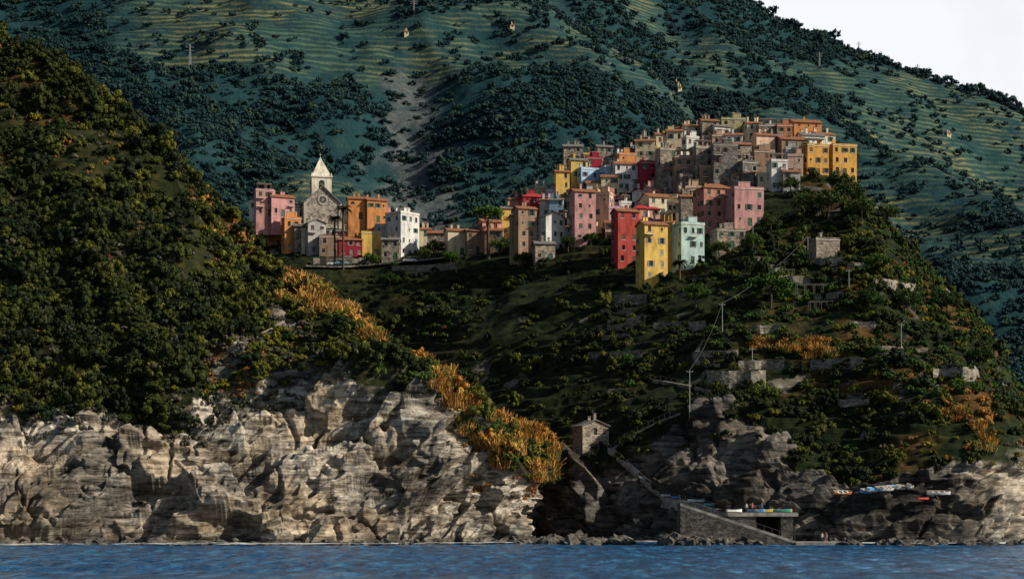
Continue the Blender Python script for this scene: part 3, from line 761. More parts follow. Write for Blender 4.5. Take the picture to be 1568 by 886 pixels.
rs=random.Random(5)
for base,a,b,hh in ((232,1010,1250,36),(250,980,1215,38),(262,862,1180,34),(282,856,1190,36),(300,850,1175,36),(322,800,1060,34),(345,780,1060,36),(372,785,1030,34),(345,395,590,26),(372,415,600,30)):
    px=a
    while px<b:
        w=rs.uniform(16,30)
        c=rs.choice(['stone','dstone','cream','grey','brown','peach','stone','white','dstone','stone','brown','gold']) if px>1000 else rs.choice(['pink','cream','stone','peach','yellow','grey','salmon','white','stone','blue'])
        hgt=hh*rs.uniform(.6,1.15)
        house(NM[c],px,px+w,base-hgt,base,rs.uniform(-25,35),c,rs.choice(['gable','flat','gable','s_gable','gfront','flat']),dofs=7)
        px+=w*rs.uniform(.8,1.15)
house('stone_cottage',1240,1284,366,396,12,'stone','flat',d=(hit(1262,396,BR) or Vector((0,500,0))).y-2,found=4)
house('stone_boathouse',877,932,650,694,22,'stone','s_gfront',d=(hit(905,694,BR) or Vector((0,410,0))).y-3,found=5,fl=2,nc=3,wprob=.5)
def church():
    h=hit(487,352,BR);d=h.y if h else 600
    d=min(max(d,585),625);s=d/F
    E=empty('church',((488-CX)*s,d+6,CH-(352-HY)*s),math.radians(14))
    m=plaster((.40,.36,.30),'stone');w=MB();t=MB();r=MB();gl=MB()
    hw=27*s;H=(352-308)*s;A=(352-284)*s;L=22
    w.face([(-hw,-5,-6),(hw,-5,-6),(hw,-5,H),(0,-5,A),(-hw,-5,H)])
    w.face([(hw,-5,-6),(hw,L,-6),(hw,L,H),(hw,-5,H)]);w.face([(-hw,L,-6),(-hw,-5,-6),(-hw,-5,H),(-hw,L,H)]);w.face([(hw,L,-6),(-hw,L,-6),(-hw,L,H),(0,L,A),(hw,L,H)])
    for sg in (-1,1):
        r.face([(sg*(hw+.5),-5.6,H-.3),(0,-5.6,A+.25),(0,L+.5,A+.25),(sg*(hw+.5),L+.5,H-.3)])
        r.face([(sg*(hw+.5),-5.6,H-.75),(0,-5.6,A-.2),(0,-5.6,A+.25),(sg*(hw+.5),-5.6,H-.3)])
        t.box((sg*hw-.5,-5.25,-3),(sg*hw+.5,-5.003,H-.4))
    zc=(352-305)*s;n=20
    for R0,R1,y in ((1.15,1.75,-5.2),):
        for i in range(n):
            a=2*math.pi*i/n;b=2*math.pi*(i+1)/n
            t.face([(R0*math.cos(a),y,zc+R0*math.sin(a)),(R0*math.cos(b),y,zc+R0*math.sin(b)),(R1*math.cos(b),y,zc+R1*math.sin(b)),(R1*math.cos(a),y,zc+R1*math.sin(a))][::-1])
            t.face([(R1*math.cos(a),y,zc+R1*math.sin(a)),(R1*math.cos(b),y,zc+R1*math.sin(b)),(R1*math.cos(b),-5,zc+R1*math.sin(b)),(R1*math.cos(a),-5,zc+R1*math.sin(a))])
    gl.face([(1.2*math.cos(2*math.pi*i/n),-5.05,zc+1.2*math.sin(2*math.pi*i/n)) for i in range(n)])
    for i in range(8):
        a=math.pi*i/4;t.tube((0,-5.12,zc),(1.2*math.cos(a),-5.12,zc+1.2*math.sin(a)),.07,seg=4)
    gl.box((-.9,-5.06,-.2),(.9,-5.01,3));t.box((-1.2,-5.2,3.0),(1.2,-5.01,3.4));t.box((-1.2,-5.2,-.2),(-.91,-5.01,3));t.box((.91,-5.2,-.2),(1.2,-5.01,3))
    w.make('nave_walls',m,E);t.make('stone_trim',plaster((.5,.46,.4)),E);r.make('roof',MAT['slate'],E);gl.make('windows',MAT['glass'],E)
    T=MB();G=MB();S=MB()
    hx=3.3;cx=.8;cy=6.0;zt=(352-264)*s;zb=0
    z1=(352-294)*s
    def ring(h,z): return [(cx-h,cy-h,z),(cx+h,cy-h,z),(cx+h,cy+h,z),(cx-h,cy+h,z)]
    a=ring(hx,zb);b=ring(hx,z1)
    for i in range(4): T.face([a[i],a[(i+1)%4],b[(i+1)%4],b[i]])
    T.box((cx-hx-.25,cy-hx-.25,z1),(cx+hx+.25,cy+hx+.25,z1+.4))
    zo=z1+.4;za=zt-1.9
    ow=1.0
    for sx_ in (-1,1):
        for sy_ in (-1,1):
            x0,x1=sorted((cx+sx_*hx,cx+sx_*ow));y0,y1=sorted((cy+sy_*hx,cy+sy_*ow))
            T.box((x0,y0,zo),(x1,y1,za))
    T.box((cx-hx,cy-hx,za),(cx+hx,cy+hx,zt))
    T.box((cx-ow,cy-hx+.3,zo),(cx+ow,cy+hx-.3,zo+.9))
    for sx_,sy_ in ((0,-1),(0,1),(1,0),(-1,0)):
        pts=[];
        for i in range(9):
            q=math.pi*i/8;u=math.cos(q)*ow;v=za+math.sin(q)*ow
            pts.append((cx+(u if sx_==0 else sx_*(hx+.01)),cy+(u if sy_==0 else sy_*(hx+.01)),v))
        G.face(pts)
    T.box((cx-hx-.3,cy-hx-.3,zt),(cx+hx+.3,cy+hx+.3,zt+.45))
    zs=(352-230)*s;R=ring(hx*.97,zt+.45)
    for i in range(4): S.face([R[i],R[(i+1)%4],(cx,cy,zs)])
    for i in range(4):
        p=R[i];S.face([(p[0]-.3,p[1]-.3,zt+.45),(p[0]+.3,p[1]-.3,zt+.45),(p[0],p[1],zt+1.7)]);S.face([(p[0]+.3,p[1]-.3,zt+.45),(p[0]+.3,p[1]+.3,zt+.45),(p[0],p[1],zt+1.7)])
    S.tube((cx,cy,zs-.2),(cx,cy,zs+1.3),.06);S.tube((cx-.4,cy,zs+.8),(cx+.4,cy,zs+.8),.05)
    G.tube((cx,cy,za-1.6),(cx,cy,za-.5),.6,.25,seg=10)
    pw=plaster((.80,.74,.60),'plaster')
    T.make('bell_tower',pw,E);S.make('spire',pw,E);G.make('bell_and_arches',MAT['glass'],E)
church()

# ---------------------------------------------------------------- trees
def tree(name,px,py,H,R,mat,kind='round',T=None,seed=1):
    h=hit(px,py,T)
    if h is None:
        return
    r=random.Random(seed);E=empty(name,tuple(h))
    t=MB();zt=H*(.55 if kind=='round' else .78)
    pts=[Vector((0,0,-1)),Vector((r.uniform(-.2,.2),r.uniform(-.2,.2),zt*.5)),Vector((r.uniform(-.4,.4),r.uniform(-.3,.3),zt))]
    t.tube(pts[0],pts[1],.035*H,.028*H,8);t.tube(pts[1],pts[2],.028*H,.018*H,8)
    for i in range(9):
        a=i*2.4;q=R*r.uniform(.5,.85);zz=H*(r.uniform(.62,.9) if kind=='round' else r.uniform(.84,.93))
        t.tube(pts[2]-Vector((0,0,r.uniform(0,.25)*zt)),(q*math.cos(a),q*math.sin(a),zz),.012*H,.004*H,5)
    t.make('trunk_and_limbs',MAT['bark'],E)
    V,Fc=leafcloud(2600,.055,30,.75 if kind=='round' else .28,.22 if kind=='round' else .2,seed,False)
    zc=H-R*(.75 if kind=='round' else .30)-R*.2
    V=[(v[0]*R,v[1]*R,v[2]*R*(1 if kind=='round' else .8)+zc) for v in V]
    obj('crown',V,Fc,mat,E)
m_palm=leafmat('palm_fronds',[(.045,.075,.02),(.06,.09,.02)])
def palm(px,py,pytop,T,seed=1,fl=1.0):
    h=hit(px,py,T)
    if h is None: return
    H=(py-pytop)*h.y/F
    r=random.Random(seed);E=empty('palm_tree',(h.x,h.y-1,h.z));t=MB();c=MB()
    for i in range(6): t.tube((0,0,H*i/6-1*(i==0)),(0,0,H*(i+1)/6),.34-.015*i+.04,.31-.015*i,8)
    for k in range(44):
        a=k*2.399;el=r.uniform(-.2,1.3);L=r.uniform(3.0,3.9)*fl;pr=Vector((0,0,H));dirx=Vector((math.cos(a),math.sin(a),0));side=Vector((-math.sin(a),math.cos(a),0))
        e=el
        for s_ in range(7):
            nx=pr+dirx*(L/7*math.cos(e))+Vector((0,0,L/7*math.sin(e)));e-=.32
            c.tube(pr,nx,.03,.02,3)
            for sg in (-1,1):
                for q in (0,.33,.66):
                    b=pr.lerp(nx,q);w=.85*math.sin(math.pi*(s_+q+.8)/8.2)
                    c.face([b,b+dirx*.16,b+dirx*.3+side*sg*w+Vector((0,0,-.25*w))])
            pr=nx
    t.make('trunk',MAT['bark'],E);c.make('fronds',m_palm,E)
palm(526,410,322,BR,seed=2);palm(1040,424,404,BR,seed=3,fl=.7);palm(513,410,336,BR,seed=4,fl=.8)
m_pine=leafmat('umbrella_pine_needles',[(.06,.13,.02),(.08,.16,.025)])
m_tree=leafmat('tree_leaves',[(.025,.05,.012),(.06,.09,.018)])
tree('umbrella_pine',748,396,16,5.4,m_pine,'umb',BR,seed=3)
for n_,(nm,px,py,H,R,m) in enumerate([('broadleaf_tree',596,440,5,3.6,m_grn),('broadleaf_tree',665,395,6,4,m_tree),('broadleaf_tree',1180,470,9,6.5,m_grn),('broadleaf_tree',1268,335,8.5,5.5,m_tree),('broadleaf_tree',1300,318,8,5,m_tree),
    ('broadleaf_tree',1232,330,7,4.5,m_tree),('broadleaf_tree',1360,350,7,4,m_tree),('broadleaf_tree',1385,370,7,4,m_tree),('broadleaf_tree',1066,470,6,3.8,m_grn),('broadleaf_tree',1330,480,6,4,m_grn),('broadleaf_tree',1450,480,6,4.2,m_tree),
    ('broadleaf_tree',1390,480,6,4,m_grn),('broadleaf_tree',570,410,5,3.4,m_grn),('broadleaf_tree',1172,620,5,4,m_grn),('broadleaf_tree',1500,560,5,3.6,m_tree),('broadleaf_tree',765,392,6,3.6,m_tree),('broadleaf_tree',1070,300,5,3,m_tree),('broadleaf_tree',1210,300,6,3.6,m_tree),
    ('broadleaf_tree',1290,300,8,5,m_tree),('broadleaf_tree',1320,340,7,4.4,m_tree),('broadleaf_tree',1345,420,6,4,m_grn),('broadleaf_tree',650,400,4,3,m_grn),('broadleaf_tree',690,402,4,3,m_grn),
    ('broadleaf_tree',800,410,5,3.2,m_tree),('broadleaf_tree',870,385,5,3,m_tree),('broadleaf_tree',905,375,4,2.6,m_grn),('broadleaf_tree',1100,400,6,3.6,m_tree),('broadleaf_tree',1150,390,6,3.8,m_grn),('broadleaf_tree',1180,360,6,3.8,m_tree)]):
    tree(nm,px,py,H,R,m,'round',BR,seed=20+n_)

# ---------------------------------------------------------------- paths, walls, rails, poles
stonem=plaster((.30,.27,.22),'stone')
def ribbon(name,pix,width,mat,T=BR,rail=True,thick=.5,lift=.25):
    pts=[]
    for (a,b) in zip(pix[:-1],pix[1:]):
        n=max(2,int(math.hypot(b[0]-a[0],b[1]-a[1])/8))
        for i in range(n):
            t=i/n;h=hit(a[0]+(b[0]-a[0])*t,a[1]+(b[1]-a[1])*t,T)
            if h: pts.append(h)
    if len(pts)<3: return []
    for _ in range(5):
        pts=[pts[0]]+[(pts[i-1]+pts[i]*2+pts[i+1])/4 for i in range(1,len(pts)-1)]+[pts[-1]]
    E=empty(name);m=MB();r=MB()
    S=[]
    for i,p in enumerate(pts):
        d=(pts[min(i+1,len(pts)-1)]-pts[max(i-1,0)]);d.z=0
        if d.length<1e-4: d=Vector((1,0,0))
        d.normalize();s=Vector((-d.y,d.x,0))
        if s.y>0: s=-s
        S.append(s)
    for i in range(len(pts)-1):
        a,b=pts[i],pts[i+1];s0,s1=S[i]*width/2,S[i+1]*width/2;u=Vector((0,0,lift));dn=Vector((0,0,-thick))
        A,B,C,Dd=a+s0+u,b+s1+u,b-s1+u,a-s0+u
        m.face([A,B,C,Dd]);m.face([A+dn,B+dn,B,A]);m.face([Dd,C,C+dn,Dd+dn])
        if rail:
            r.tube(A+Vector((0,0,1)),B+Vector((0,0,1)),.035,seg=4);r.tube(A,A+Vector((0,0,1.03)),.03,seg=4)
    m.make('treads',mat,E)
    if rail: r.make('railing',MAT['rail'],E)
    return pts
ribbon('stone_stairway',[(935,690),(960,712),(1000,748),(1022,764)],1.5,MAT['concrete'],lift=.6,thick=1.0)
ribbon('stone_stairway',[(935,690),(960,670),(1010,645),(1050,630)],1.0,stonem)
ribbon('zigzag_footpath',[(990,582),(1040,590),(1085,600),(1122,604)],1.2,stonem,lift=.5,thick=.8)
ribbon('zigzag_footpath',[(1105,560),(1060,560),(1075,520),(1125,520)],1.0,stonem,lift=.5,thick=.8)
ribbon('hillside_footpath',[(1150,440),(1200,405),(1232,372)],.9,stonem,rail=False)
ribbon('coast_road',[(470,408),(520,410),(600,404),(680,396),(720,392)],4.0,stonem,rail=True)
slip=ribbon('boat_slipway',[(1018,766),(1050,772),(1085,780),(1118,788)],3.0,MAT['concrete'],thick=2.2,lift=.9)
def drywall(px0,px1,py,H,T=BR):
    pts=[hit(px0+(px1-px0)*i/8,py,T) for i in range(9)]
    if any(p is None for p in pts): return
    m=MB();z=sum(p.z for p in pts)/9
    for a,b in zip(pts[:-1],pts[1:]):
        A=Vector((a.x,a.y-.7,0));B=Vector((b.x,b.y-.7,0));h=H*random.uniform(.85,1.05)
        zz=(a.z+b.z)/2
        lo_,hi=zz-1.5,zz*.5+z*.5+h
        q=[(A.x,A.y,lo_),(B.x,B.y,lo_),(B.x,B.y,hi),(A.x,A.y,hi)];w2=[(v[0],v[1]+.6,v[2]) for v in q]
        m.face(q);m.face([q[3],q[2],w2[2],w2[3]]);m.face([w2[1],w2[0],w2[3],w2[2]]);m.face([q[1],w2[1],w2[2],q[2]]);m.face([w2[0],q[0],q[3],w2[3]])
    m.make('terrace_wall',stonem)
for a in ((1428,1500,582,2.6),(1082,1172,590,3.2),(1220,1290,458,1.4),(1152,1196,508,1.6),(940,990,462,2.0),(920,970,480,1.4),(930,970,505,1.6),(1300,1350,500,1.2),(1170,1240,430,1.2),(600,700,412,1.4),(1340,1420,440,1.2),(1236,1290,402,1.2),(480,560,402,1.4),(930,985,495,1.3),(880,960,520,1.1),(1000,1080,500,1.2),(1240,1320,560,1.6),(1340,1420,540,1.3),(1060,1130,545,1.3),(1260,1330,620,1.3),(1130,1200,560,1.3),(900,980,545,1.2),(1290,1360,410,1.2)):
    drywall(*a)
def pergola(px0,px1,py,T=BR):
    h=hit((px0+px1)/2,py,T)
    if not h: return
    w=(px1-px0)*h.y/F;m=MB()
    for i in range(7):
        x=-w/2+w*i/6
        for yy in (0,2.5): m.tube((x,yy,-1.5),(x,yy,2.0),.05,seg=5)
        m.tube((x,-.3,2.0),(x,2.8,2.0),.04,seg=5)
    for yy in (0,1.2,2.5): m.tube((-w/2-.3,yy,2.05),(w/2+.3,yy,2.05),.04,seg=5)
    o=m.make('vine_pergola',MAT['rail']);o.location=h-Vector((0,1,0))
pergola(1220,1300,448);pergola(1160,1215,425);pergola(1345,1400,470);pergola(1240,1290,475)
def pole(px,py0,py1,name='utility_pole',r=.09,arm=True):
    h=hit(px,py1,BR)
    if not h: return None
    H=(py1-py0)*h.y/F;m=MB();m.tube((0,0,-.5),(0,0,H),r,r*.7,8)
    if arm:
        m.tube((-.7,0,H-.4),(.7,0,H-.4),.05,seg=5)
        for xx in (-.6,0,.6): m.tube((xx,0,H-.4),(xx,0,H-.1),.05,.03,6)
    o=m.make(name,MAT['pole']);o.location=h;return h+Vector((0,0,H))
tops=[pole(1056,566,636),pole(1106,464,516),pole(1237,362,400)]
pole(1380,494,545);pole(1152,532,560);pole(1300,412,440);pole(1153,340,388)
w=MB()
for a,b in zip(tops[:-1],tops[1:]):
    if a and b:
        n=12;pr=None
        for i in range(n+1):
            t=i/n;q=a.lerp(b,t);q=Vector((q.x,q.y,q.z-3*t*(1-t)*2))
            if pr is not None: w.tube(pr,q,.028,seg=4)
            pr=q
w.make('overhead_cable',MAT['rail'])
BM=BVHTree.FromPolygons([tuple(p) for p in WM.reshape(-1,3).tolist()],fM.tolist())
def mast(px,py0,py1):
    h=hit(px,py1,BM)
    if not h: return
    H=(py1-py0)*h.y/F;m=MB()
    a=H*.05
    for sx_ in(-1,1):
        for sy_ in (-1,1): m.tube((sx_*a,sy_*a,-4),(sx_*a*.3,sy_*a*.3,H),.2,.15,4)
    for i in range(8):
        z=H*i/8;z2=H*(i+1)/8;k0=a*(1-.7*i/8);k1=a*(1-.7*(i+1)/8)
        m.tube((-k0,-k0,z),(k1,-k1,z2),.1,seg=4);m.tube((k0,-k0,z),(-k1,-k1,z2),.1,seg=4)
    for z in (.75,.88): m.tube((-2.6,0,H*z),(2.6,0,H*z),.16,seg=4)
    o=m.make('lattice_pylon',MAT['pole']);o.location=h
mast(291,68,106);mast(1315,64,84);mast(1405,98,116);mast(1255,80,105);mast(634,0,22)
for px,py in ((1040,137),(784,42),(622,52),(1452,207),(1036,129)):
    h=hit(px,py,BM)
    if h: house('farmhouse',px-4,px+4,py-4,py,15,'cream','gable',d=h.y-3,found=4)

# ---------------------------------------------------------------- quay, boats, car, people
def quay():
    E=empty('boat_quay');m=MB();r=MB();t_=MB()
    d=352;s=d/F
    X=lambda px:(px-CX)*s
    Z=lambda py:CH-(py-HY)*s
    m.box((X(1116),d,-2),(X(1158),d+20,Z(790)));m.box((X(1196),d,-2),(X(1214),d+20,Z(790)))
    t_.box((X(1114),d-.3,Z(790)),(X(1222),d+22,Z(784)))
    m.box((X(1158)+.003,d+9,-2),(X(1196)-.003,d+10,Z(790)-.003))
    t_.box((X(1214),d-4,-2),(X(1290),d+6,Z(829)))
    c=X(1214);x0=X(1040);z0=Z(770);z1=Z(827)
    t_.face([(x0,d-2.6,z0),(c,d-2.6,z1),(c,d-.35,z1),(x0,d-.35,z0)])
    t_.face([(x0,d-2.63,z0-.5),(c,d-2.63,z1-.5),(c,d-2.63,z1+.02),(x0,d-2.63,z0+.02)])
    m.face([(x0,d-2.6,-2),(c,d-2.6,-2),(c,d-2.6,z1),(x0,d-2.6,z0)])
    m.face([(x0,d+4,-2),(x0,d-2.6,-2),(x0,d-2.6,z0),(x0,d+4,z0)])
    m.face([(x0,d-.35,z0),(X(1116),d-.35,Z(795)),(X(1116),d+5,Z(795)),(x0,d+5,z0)])
    for i in range(16):
        t=i/15;x=x0+(c-x0)*t;z=z0+(z1-z0)*t;r.tube((x,d-2.5,z),(x,d-2.5,z+.9),.03,seg=4)
    r.tube((x0,d-2.5,z0+.9),(c,d-2.5,z1+.9),.03,seg=4)
    m.make('masonry',plaster((.12,.11,.10),'stone'),E);t_.make('concrete_paving',MAT['concrete'],E);r.make('railing',MAT['rail'],E)
quay()
paint={c:simple('hull_paint',v,.35,.5,.1) for c,v in dict(w=(.78,.78,.76),b=(.1,.3,.6),r=(.6,.06,.04),o=(.85,.22,.03),y=(.8,.55,.05),g=(.05,.35,.2),t=(.2,.5,.6)).items()}
def boat(p,L,c,rz,tiltx=0,cover=False,name='rowing_boat'):
    n=12;m=MB();secs=[]
    for i in range(n+1):
        t=i/n;x=-L/2+L*t;wd=L*.17*(math.sin(math.pi*min(1,t*.85+.15))**.6 if t<1 else 0.02);sh=.25+.28*abs(t-.4)**1.5*2
        if t==1: wd=.03
        h=L*.11
        secs.append([(x,-wd,h+sh*.5),(x,-wd*.85,h*.4),(x,0,0),(x,wd*.85,h*.4),(x,wd,h+sh*.5),(x,wd*.86,h+sh*.5),(x,0,.14*L*.6 if not cover else h+sh*.6),(x,-wd*.86,h+sh*.5)])
    for i in range(n):
        for k in range(8):
            a=secs[i][k];b=secs[i+1][k];cc=secs[i+1][(k+1)%8];dd=secs[i][(k+1)%8]
            m.face([a,b,cc,dd],1 if k in(4,7) else (2 if k in(5,6) else 0))
    m.face(secs[0][:5]);
    for t in (.3,.55,.75):
        i=int(t*n);q=secs[i][0];m.box((q[0]-.12,q[1],q[2]-.12),(q[0]+.12,-q[1],q[2]-.07),1)
    o=m.make(name,[paint[c],paint['w'],paint['b'] if cover else MAT['wood']]);o.location=p;o.rotation_euler=(tiltx,0,rz);return o
r=random.Random(4)
def boatat(px,py,L,c,rz,tx=0,cover=False,name='rowing_boat',d=None):
    h=hit(px,py,BR)
    if not h: return
    boat((h.x,h.y-1.2,h.z+.35),L,c,rz,tx,cover,name)
boatat(1288,759,3.8,'o',.3,.5)
for k_,(px,py,c) in enumerate([(1325,757,'b'),(1336,755,'w'),(1346,754,'t'),(1356,753,'w'),(1366,752,'r'),(1377,751,'w'),(1390,749,'w')]):
    boatat(px,py,4.2,c,1.0+r.uniform(-.3,.3),.5,k_%3==1)
boatat(1435,760,4.5,'w',.1,.3);boatat(1412,768,3.0,'r',.5)
if slip:
    for k_,(t,c) in enumerate(((.12,'w'),(.34,'b'),(.58,'w'),(.82,'t'))):
        q=slip[int(t*(len(slip)-1))];boat((q.x,q.y,q.z+.95),3.8,c,r.uniform(-.3,.3),.05,k_%2==0)
zdeck=CH-(784-HY)*352/F
for k_,(px,c) in enumerate([(1160,'b'),(1176,'y'),(1188,'r'),(1200,'g'),(1208,'o'),(1132,'w')]):
    yy=354+k_%3*3;boat(((px-CX)*352/F,yy,zdeck+.03),3.4,c,.2+r.uniform(-.4,.4),.05,k_%2==1)
def car(px,py,c,rz):
    h=hit(px,py,BR)
    if not h: return
    E=empty('parked_car',(h.x,h.y-1,h.z+.35),rz);b=MB()
    prof=[(-2.05,.3),(-2.1,.75),(-1.5,.92),(-1.0,1.42),(.6,1.45),(1.2,.95),(1.95,.82),(2.1,.5),(2.05,.3)]
    for i in range(len(prof)-1):
        a,q=prof[i],prof[i+1];wa=.85 if a[1]<1.2 else .68;wq=.85 if q[1]<1.2 else .68
        b.face([(a[0],-wa,a[1]),(a[0],wa,a[1]),(q[0],wq,q[1]),(q[0],-wq,q[1])],1 if i in(2,4) else 0)
    for sg in (-1,1):
        b.face([(-2.05,sg*.85,.3),(2.05,sg*.85,.3),(2.1,sg*.85,.5),(1.95,sg*.85,.82),(1.2,sg*.85,.95),(-1.5,sg*.85,.92),(-2.1,sg*.85,.75)])
        b.face([(-1.5,sg*.85,.92),(1.2,sg*.85,.95),(.6,sg*.68,1.45),(-1.0,sg*.68,1.42)],1)
    b.make('body',[c,MAT['glass']],E);w=MB()
    for x in(-1.3,1.3):
        for sg in(-1,1): w.tube((x,sg*.65,.32),(x,sg*.9,.32),.33,seg=12)
    w.make('wheels',MAT['iron'],E)
car(524,408,paint['t'],.1);car(512,409,paint['w'],.1);car(628,404,paint['w'],0);car(560,407,MAT['iron'],0.05)
def person(p,shirt,pants,rz=0,pose=0,s=1.0):
    J=[(0,0,.95),(0,0,1.2),(0,0,1.42),(0,0,1.52),(0,.0,1.66),(0,-.01,1.76)]
    Rr=[.15,.14,.15,.06,.10,.07];E_=[(0,1),(1,2),(2,3),(3,4),(4,5)]
    def add(ch,rr,par):
        for q,rad in zip(ch,rr): J.append(q);Rr.append(rad);E_.append((par,len(J)-1));par=len(J)-1
    sw=.22 if pose else .05
    add([(-.19,0,1.40),(-.25,sw*.3,1.13),(-.26,-sw,.90),(-.26,-sw-.03,.80)],[.06,.048,.036,.03],2)
    add([(.19,0,1.40),(.26,-sw*.5,1.13),(.28,-sw*1.4,.92),(.28,-sw*1.5,.82)],[.06,.048,.036,.03],2)
    add([(-.10,0,.88),(-.11,-sw,.50),(-.12,-sw*.3,.09),(-.12,-.14-sw*.3,.04)],[.095,.07,.045,.035],0)
    add([(.10,0,.88),(.11,sw*.3,.50),(.12,sw,.09),(.12,sw-.14,.04)],[.095,.07,.045,.035],0)
    me=bpy.data.meshes.new('person');me.from_pydata(J,E_,[]);o=bpy.data.objects.new('person',me);link(o)
    o.modifiers.new('skin','SKIN')
    if me.skin_vertices:
        for i,sv in enumerate(me.skin_vertices[0].data): sv.radius=(Rr[i],Rr[i]*.8)
    o.modifiers.new('sub','SUBSURF').levels=1
    m,nt,b=newmat('person_clothes_and_skin',.8)
    sx=N(nt,'ShaderNodeSeparateXYZ');nt.links.new(N(nt,'ShaderNodeTexCoord').outputs['Object'],sx.inputs[0])
    nt.links.new(ramp(nt,mth(nt,'DIVIDE',sx.outputs[2],2.0),[(0,pants),(.46,shirt),(.755,(.45,.26,.18)),(.86,(.05,.03,.02))],'CONSTANT'),b.inputs['Base Color'])
    me.materials.append(m);o.location=p;o.rotation_euler=(0,0,rz);o.scale=(s,s,s)
def person_at(px,z,d,*a,**k):
    person(((px-CX)*d/F,d,z),*a,**k)
zq=CH-(829-HY)*352/F;zd=zdeck
person_at(1259,zq,350,(.5,.45,.4),(.06,.07,.12),.3);person_at(1265,zq,350.5,(.45,.3,.25),(.4,.25,.2),-.5,1)
person_at(1152,zd,352.6,(.5,.1,.08),(.05,.05,.1),.8);person_at(1166,zd,353,(.1,.2,.45),(.08,.08,.08),-.4,1);person_at(1143,zd,354,(.6,.6,.6),(.1,.08,.06),0)
def boulder(seed):
    import bmesh
    bm=bmesh.new();bmesh.ops.create_icosphere(bm,subdivisions=3,radius=1)
    A=np.array([v.co[:] for v in bm.verts]);d=cells(A[:,0]*1.1+seed*9,A[:,1]*1.1,A[:,2]*1.6,seed)*.28
    for v,q in zip(bm.verts,d): v.co=v.co*(1+float(q));v.co.z*=.6
    V=[tuple(v.co) for v in bm.verts];Fc=[[x.index for x in f.verts] for f in bm.faces];bm.free();return V,Fc
mk,nt,b=newmat('boulder_rock',.9,.2)
cb=ramp(nt,noise(nt,coords(nt,(1,1,3)),1.5,6,.7),[(.35,(.03,.028,.026)),(.55,(.12,.11,.095)),(.75,(.26,.23,.19))]);nt.links.new(cb,b.inputs['Base Color'])
c_rock=proto('boulder_variants',[('boulder_form',*boulder(s),mk) for s in (1,2,3,4)])
B=[];S=[]
for px in np.arange(-60,1640,5.0):
    for T in (BL,BR):
        q=hit(px,random.uniform(824,832),T)
        if q and random.random()<.5:
            B.append((q.x,q.y-random.uniform(0,2.0),random.uniform(-.2,.25)));S.append(random.uniform(.5,1.7))
for _ in range(60):
    px=random.uniform(826,965);d=random.uniform(354,374);q=P(px,820,d);B.append((q[0],q[1],random.uniform(-.1,.4)));S.append(random.uniform(.8,2.2))
for _ in range(80):
    px=random.uniform(1010,1150);d=random.uniform(345.5,349.5);q=P(px,820,d);hgt=max(0,(1150-px)/150)*1.4;B.append((q[0],q[1],random.uniform(-.1,.1+hgt)));S.append(random.uniform(.7,1.9))
for _ in range(30):
    px=random.uniform(1300,1580);d=random.uniform(343,352);q=P(px,820,d);B.append((q[0],q[1],random.uniform(-.3,.2)));S.append(random.uniform(.6,2.0))
scatter('shore_boulders',B,S,c_rock,.4)

# ---------------------------------------------------------------- sea
def axis(lo,hi,step,far,n=30):
    c=np.arange(lo,hi,step);a=lo-np.geomspace(step,far,n)[::-1];b=hi+np.geomspace(step,far,n);return np.concatenate([a,c,b])
xs=axis(-125,125,.5,9000);ys=axis(190,385,.5,9000)
X,Y=np.meshgrid(xs,ys,indexing='ij');fade=sst(-400,-125,X)*(1-sst(125,400,X))*sst(60,190,Y)*(1-sst(385,600,Y))
wv=fbm(X/3.6+Y/30,Y/7.0,Y*0,4,601,.6);wv=1-np.abs(wv)*2.4
Zs=(wv*.28+fbm(X/14,Y/12,Y*0,2,611)*.20+vn(X/1.3,Y/3.0,Y*0,621)*.10)*fade
m,nt,b=newmat('sea_water',.15,.4);b.inputs['IOR'].default_value=1.33
n=noise(nt,coords(nt,(.55,.10,1)),.8,6,.7)
nt.links.new(ramp(nt,n,[(.38,(.003,.036,.11)),(.52,(.010,.10,.24)),(.66,(.05,.23,.42))]),b.inputs['Base Color'])
bump(nt,b,noise(nt,coords(nt,(1.2,.35,1)),1.2,6,.7),.8,.35)
gridmesh('sea',np.stack([X,Y,Zs],-1),m,{},True)
fm,nt,b=newmat('foam_white',.8);b.inputs['Base Color'].default_value=(.8,.82,.82,1)
tr_=N(nt,'ShaderNodeBsdfTransparent');mx=N(nt,'ShaderNodeMixShader');o_=nt.nodes['Material Output']
nt.links.new(ramp(nt,noise(nt,coords(nt,(.25,.6,1)),.5,7,.7),[(.50,0.0),(.57,1.0)]),mx.inputs[0]);nt.links.new(tr_.outputs[0],mx.inputs[1]);nt.links.new(b.outputs[0],mx.inputs[2]);nt.links.new(mx.outputs[0],o_.inputs[0])
fmb=MB();pr=None
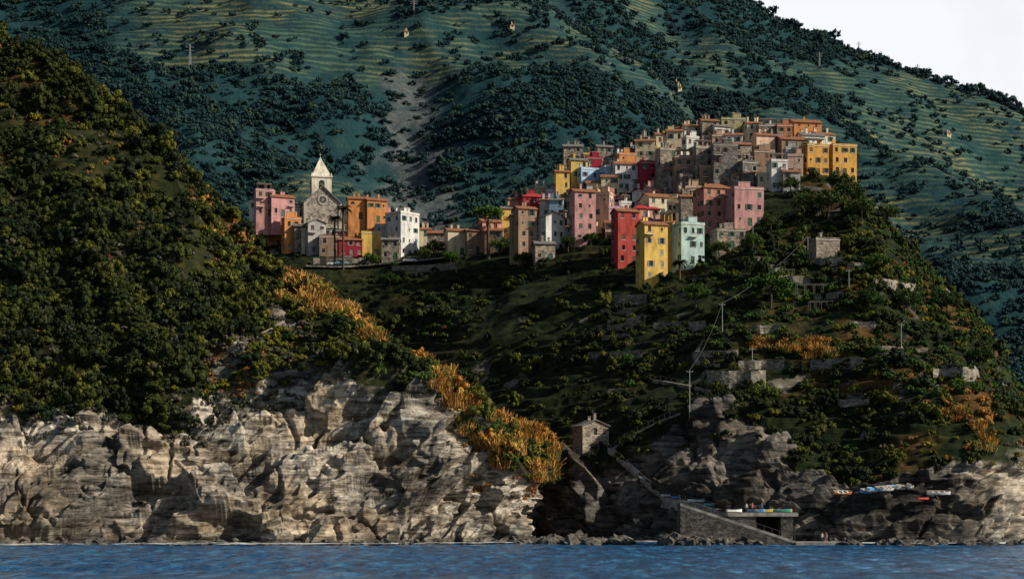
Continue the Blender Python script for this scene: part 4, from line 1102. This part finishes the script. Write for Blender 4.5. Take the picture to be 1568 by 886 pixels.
for px in np.arange(-40,1600,3.0):
    q=hit(px,834)
    d=350 if q is None else min(q.y,374)
    wd=2.5+2.6*math.sin(px*.021+1)+(3.0 if px<560 else 0)
    c=((px-CX)*d/F,d-2.2,0);cur=((c[0],c[1]-max(.5,wd),.46),(c[0],c[1]+4,.62))
    if pr: fmb.face([pr[0],cur[0],cur[1],pr[1]])
    pr=cur
fmb.make('sea_foam',fm)

# ---------------------------------------------------------------- light, sky, camera
sd=Vector((.81,-.24,.53)).normalized()
L=bpy.data.lights.new('sun','SUN');L.energy=5;L.angle=math.radians(.5);L.color=(1,.91,.77)
lo=bpy.data.objects.new('sun',L);link(lo);lo.rotation_euler=sd.to_track_quat('Z','Y').to_euler()
w=bpy.data.worlds.new('World');scene.world=w;w.use_nodes=True;nt=w.node_tree
bg=nt.nodes['Background'];bg.inputs[1].default_value=.06
sk=N(nt,'ShaderNodeTexSky',sky_type='NISHITA');sk.sun_disc=False;sk.sun_elevation=math.asin(sd.z);sk.sun_rotation=math.atan2(sd.x,sd.y);sk.dust_density=1.5;sk.air_density=1.3
tc=N(nt,'ShaderNodeTexCoord');sx=N(nt,'ShaderNodeSeparateXYZ');nt.links.new(tc.outputs['Generated'],sx.inputs[0])
nz=noise(nt,tc.outputs['Generated'],3.5,6,.55)
f=mth(nt,'MULTIPLY',ramp(nt,sx.outputs[2],[(.0,1.0),(.32,.95),(.5,0.0)]),ramp(nt,sx.outputs[1],[(.3,0.0),(.8,1.0)]))
f=mth(nt,'MULTIPLY',f,ramp(nt,nz,[(.3,.7),(.5,1.0)]))
nt.links.new(mix(nt,f,sk.outputs[0],(16,16.4,17)),bg.inputs[0])
cam=bpy.data.cameras.new('camera');co=bpy.data.objects.new('camera',cam);link(co)
co.location=(0,0,CH);co.rotation_euler=(math.radians(90),0,0)
cam.sensor_width=36;cam.lens=36*F/1568;cam.shift_y=(HY-443)/1568;cam.clip_end=30000;cam.clip_start=1
scene.camera=co
scene.view_settings.view_transform='Standard';scene.view_settings.look='None';scene.view_settings.exposure=0
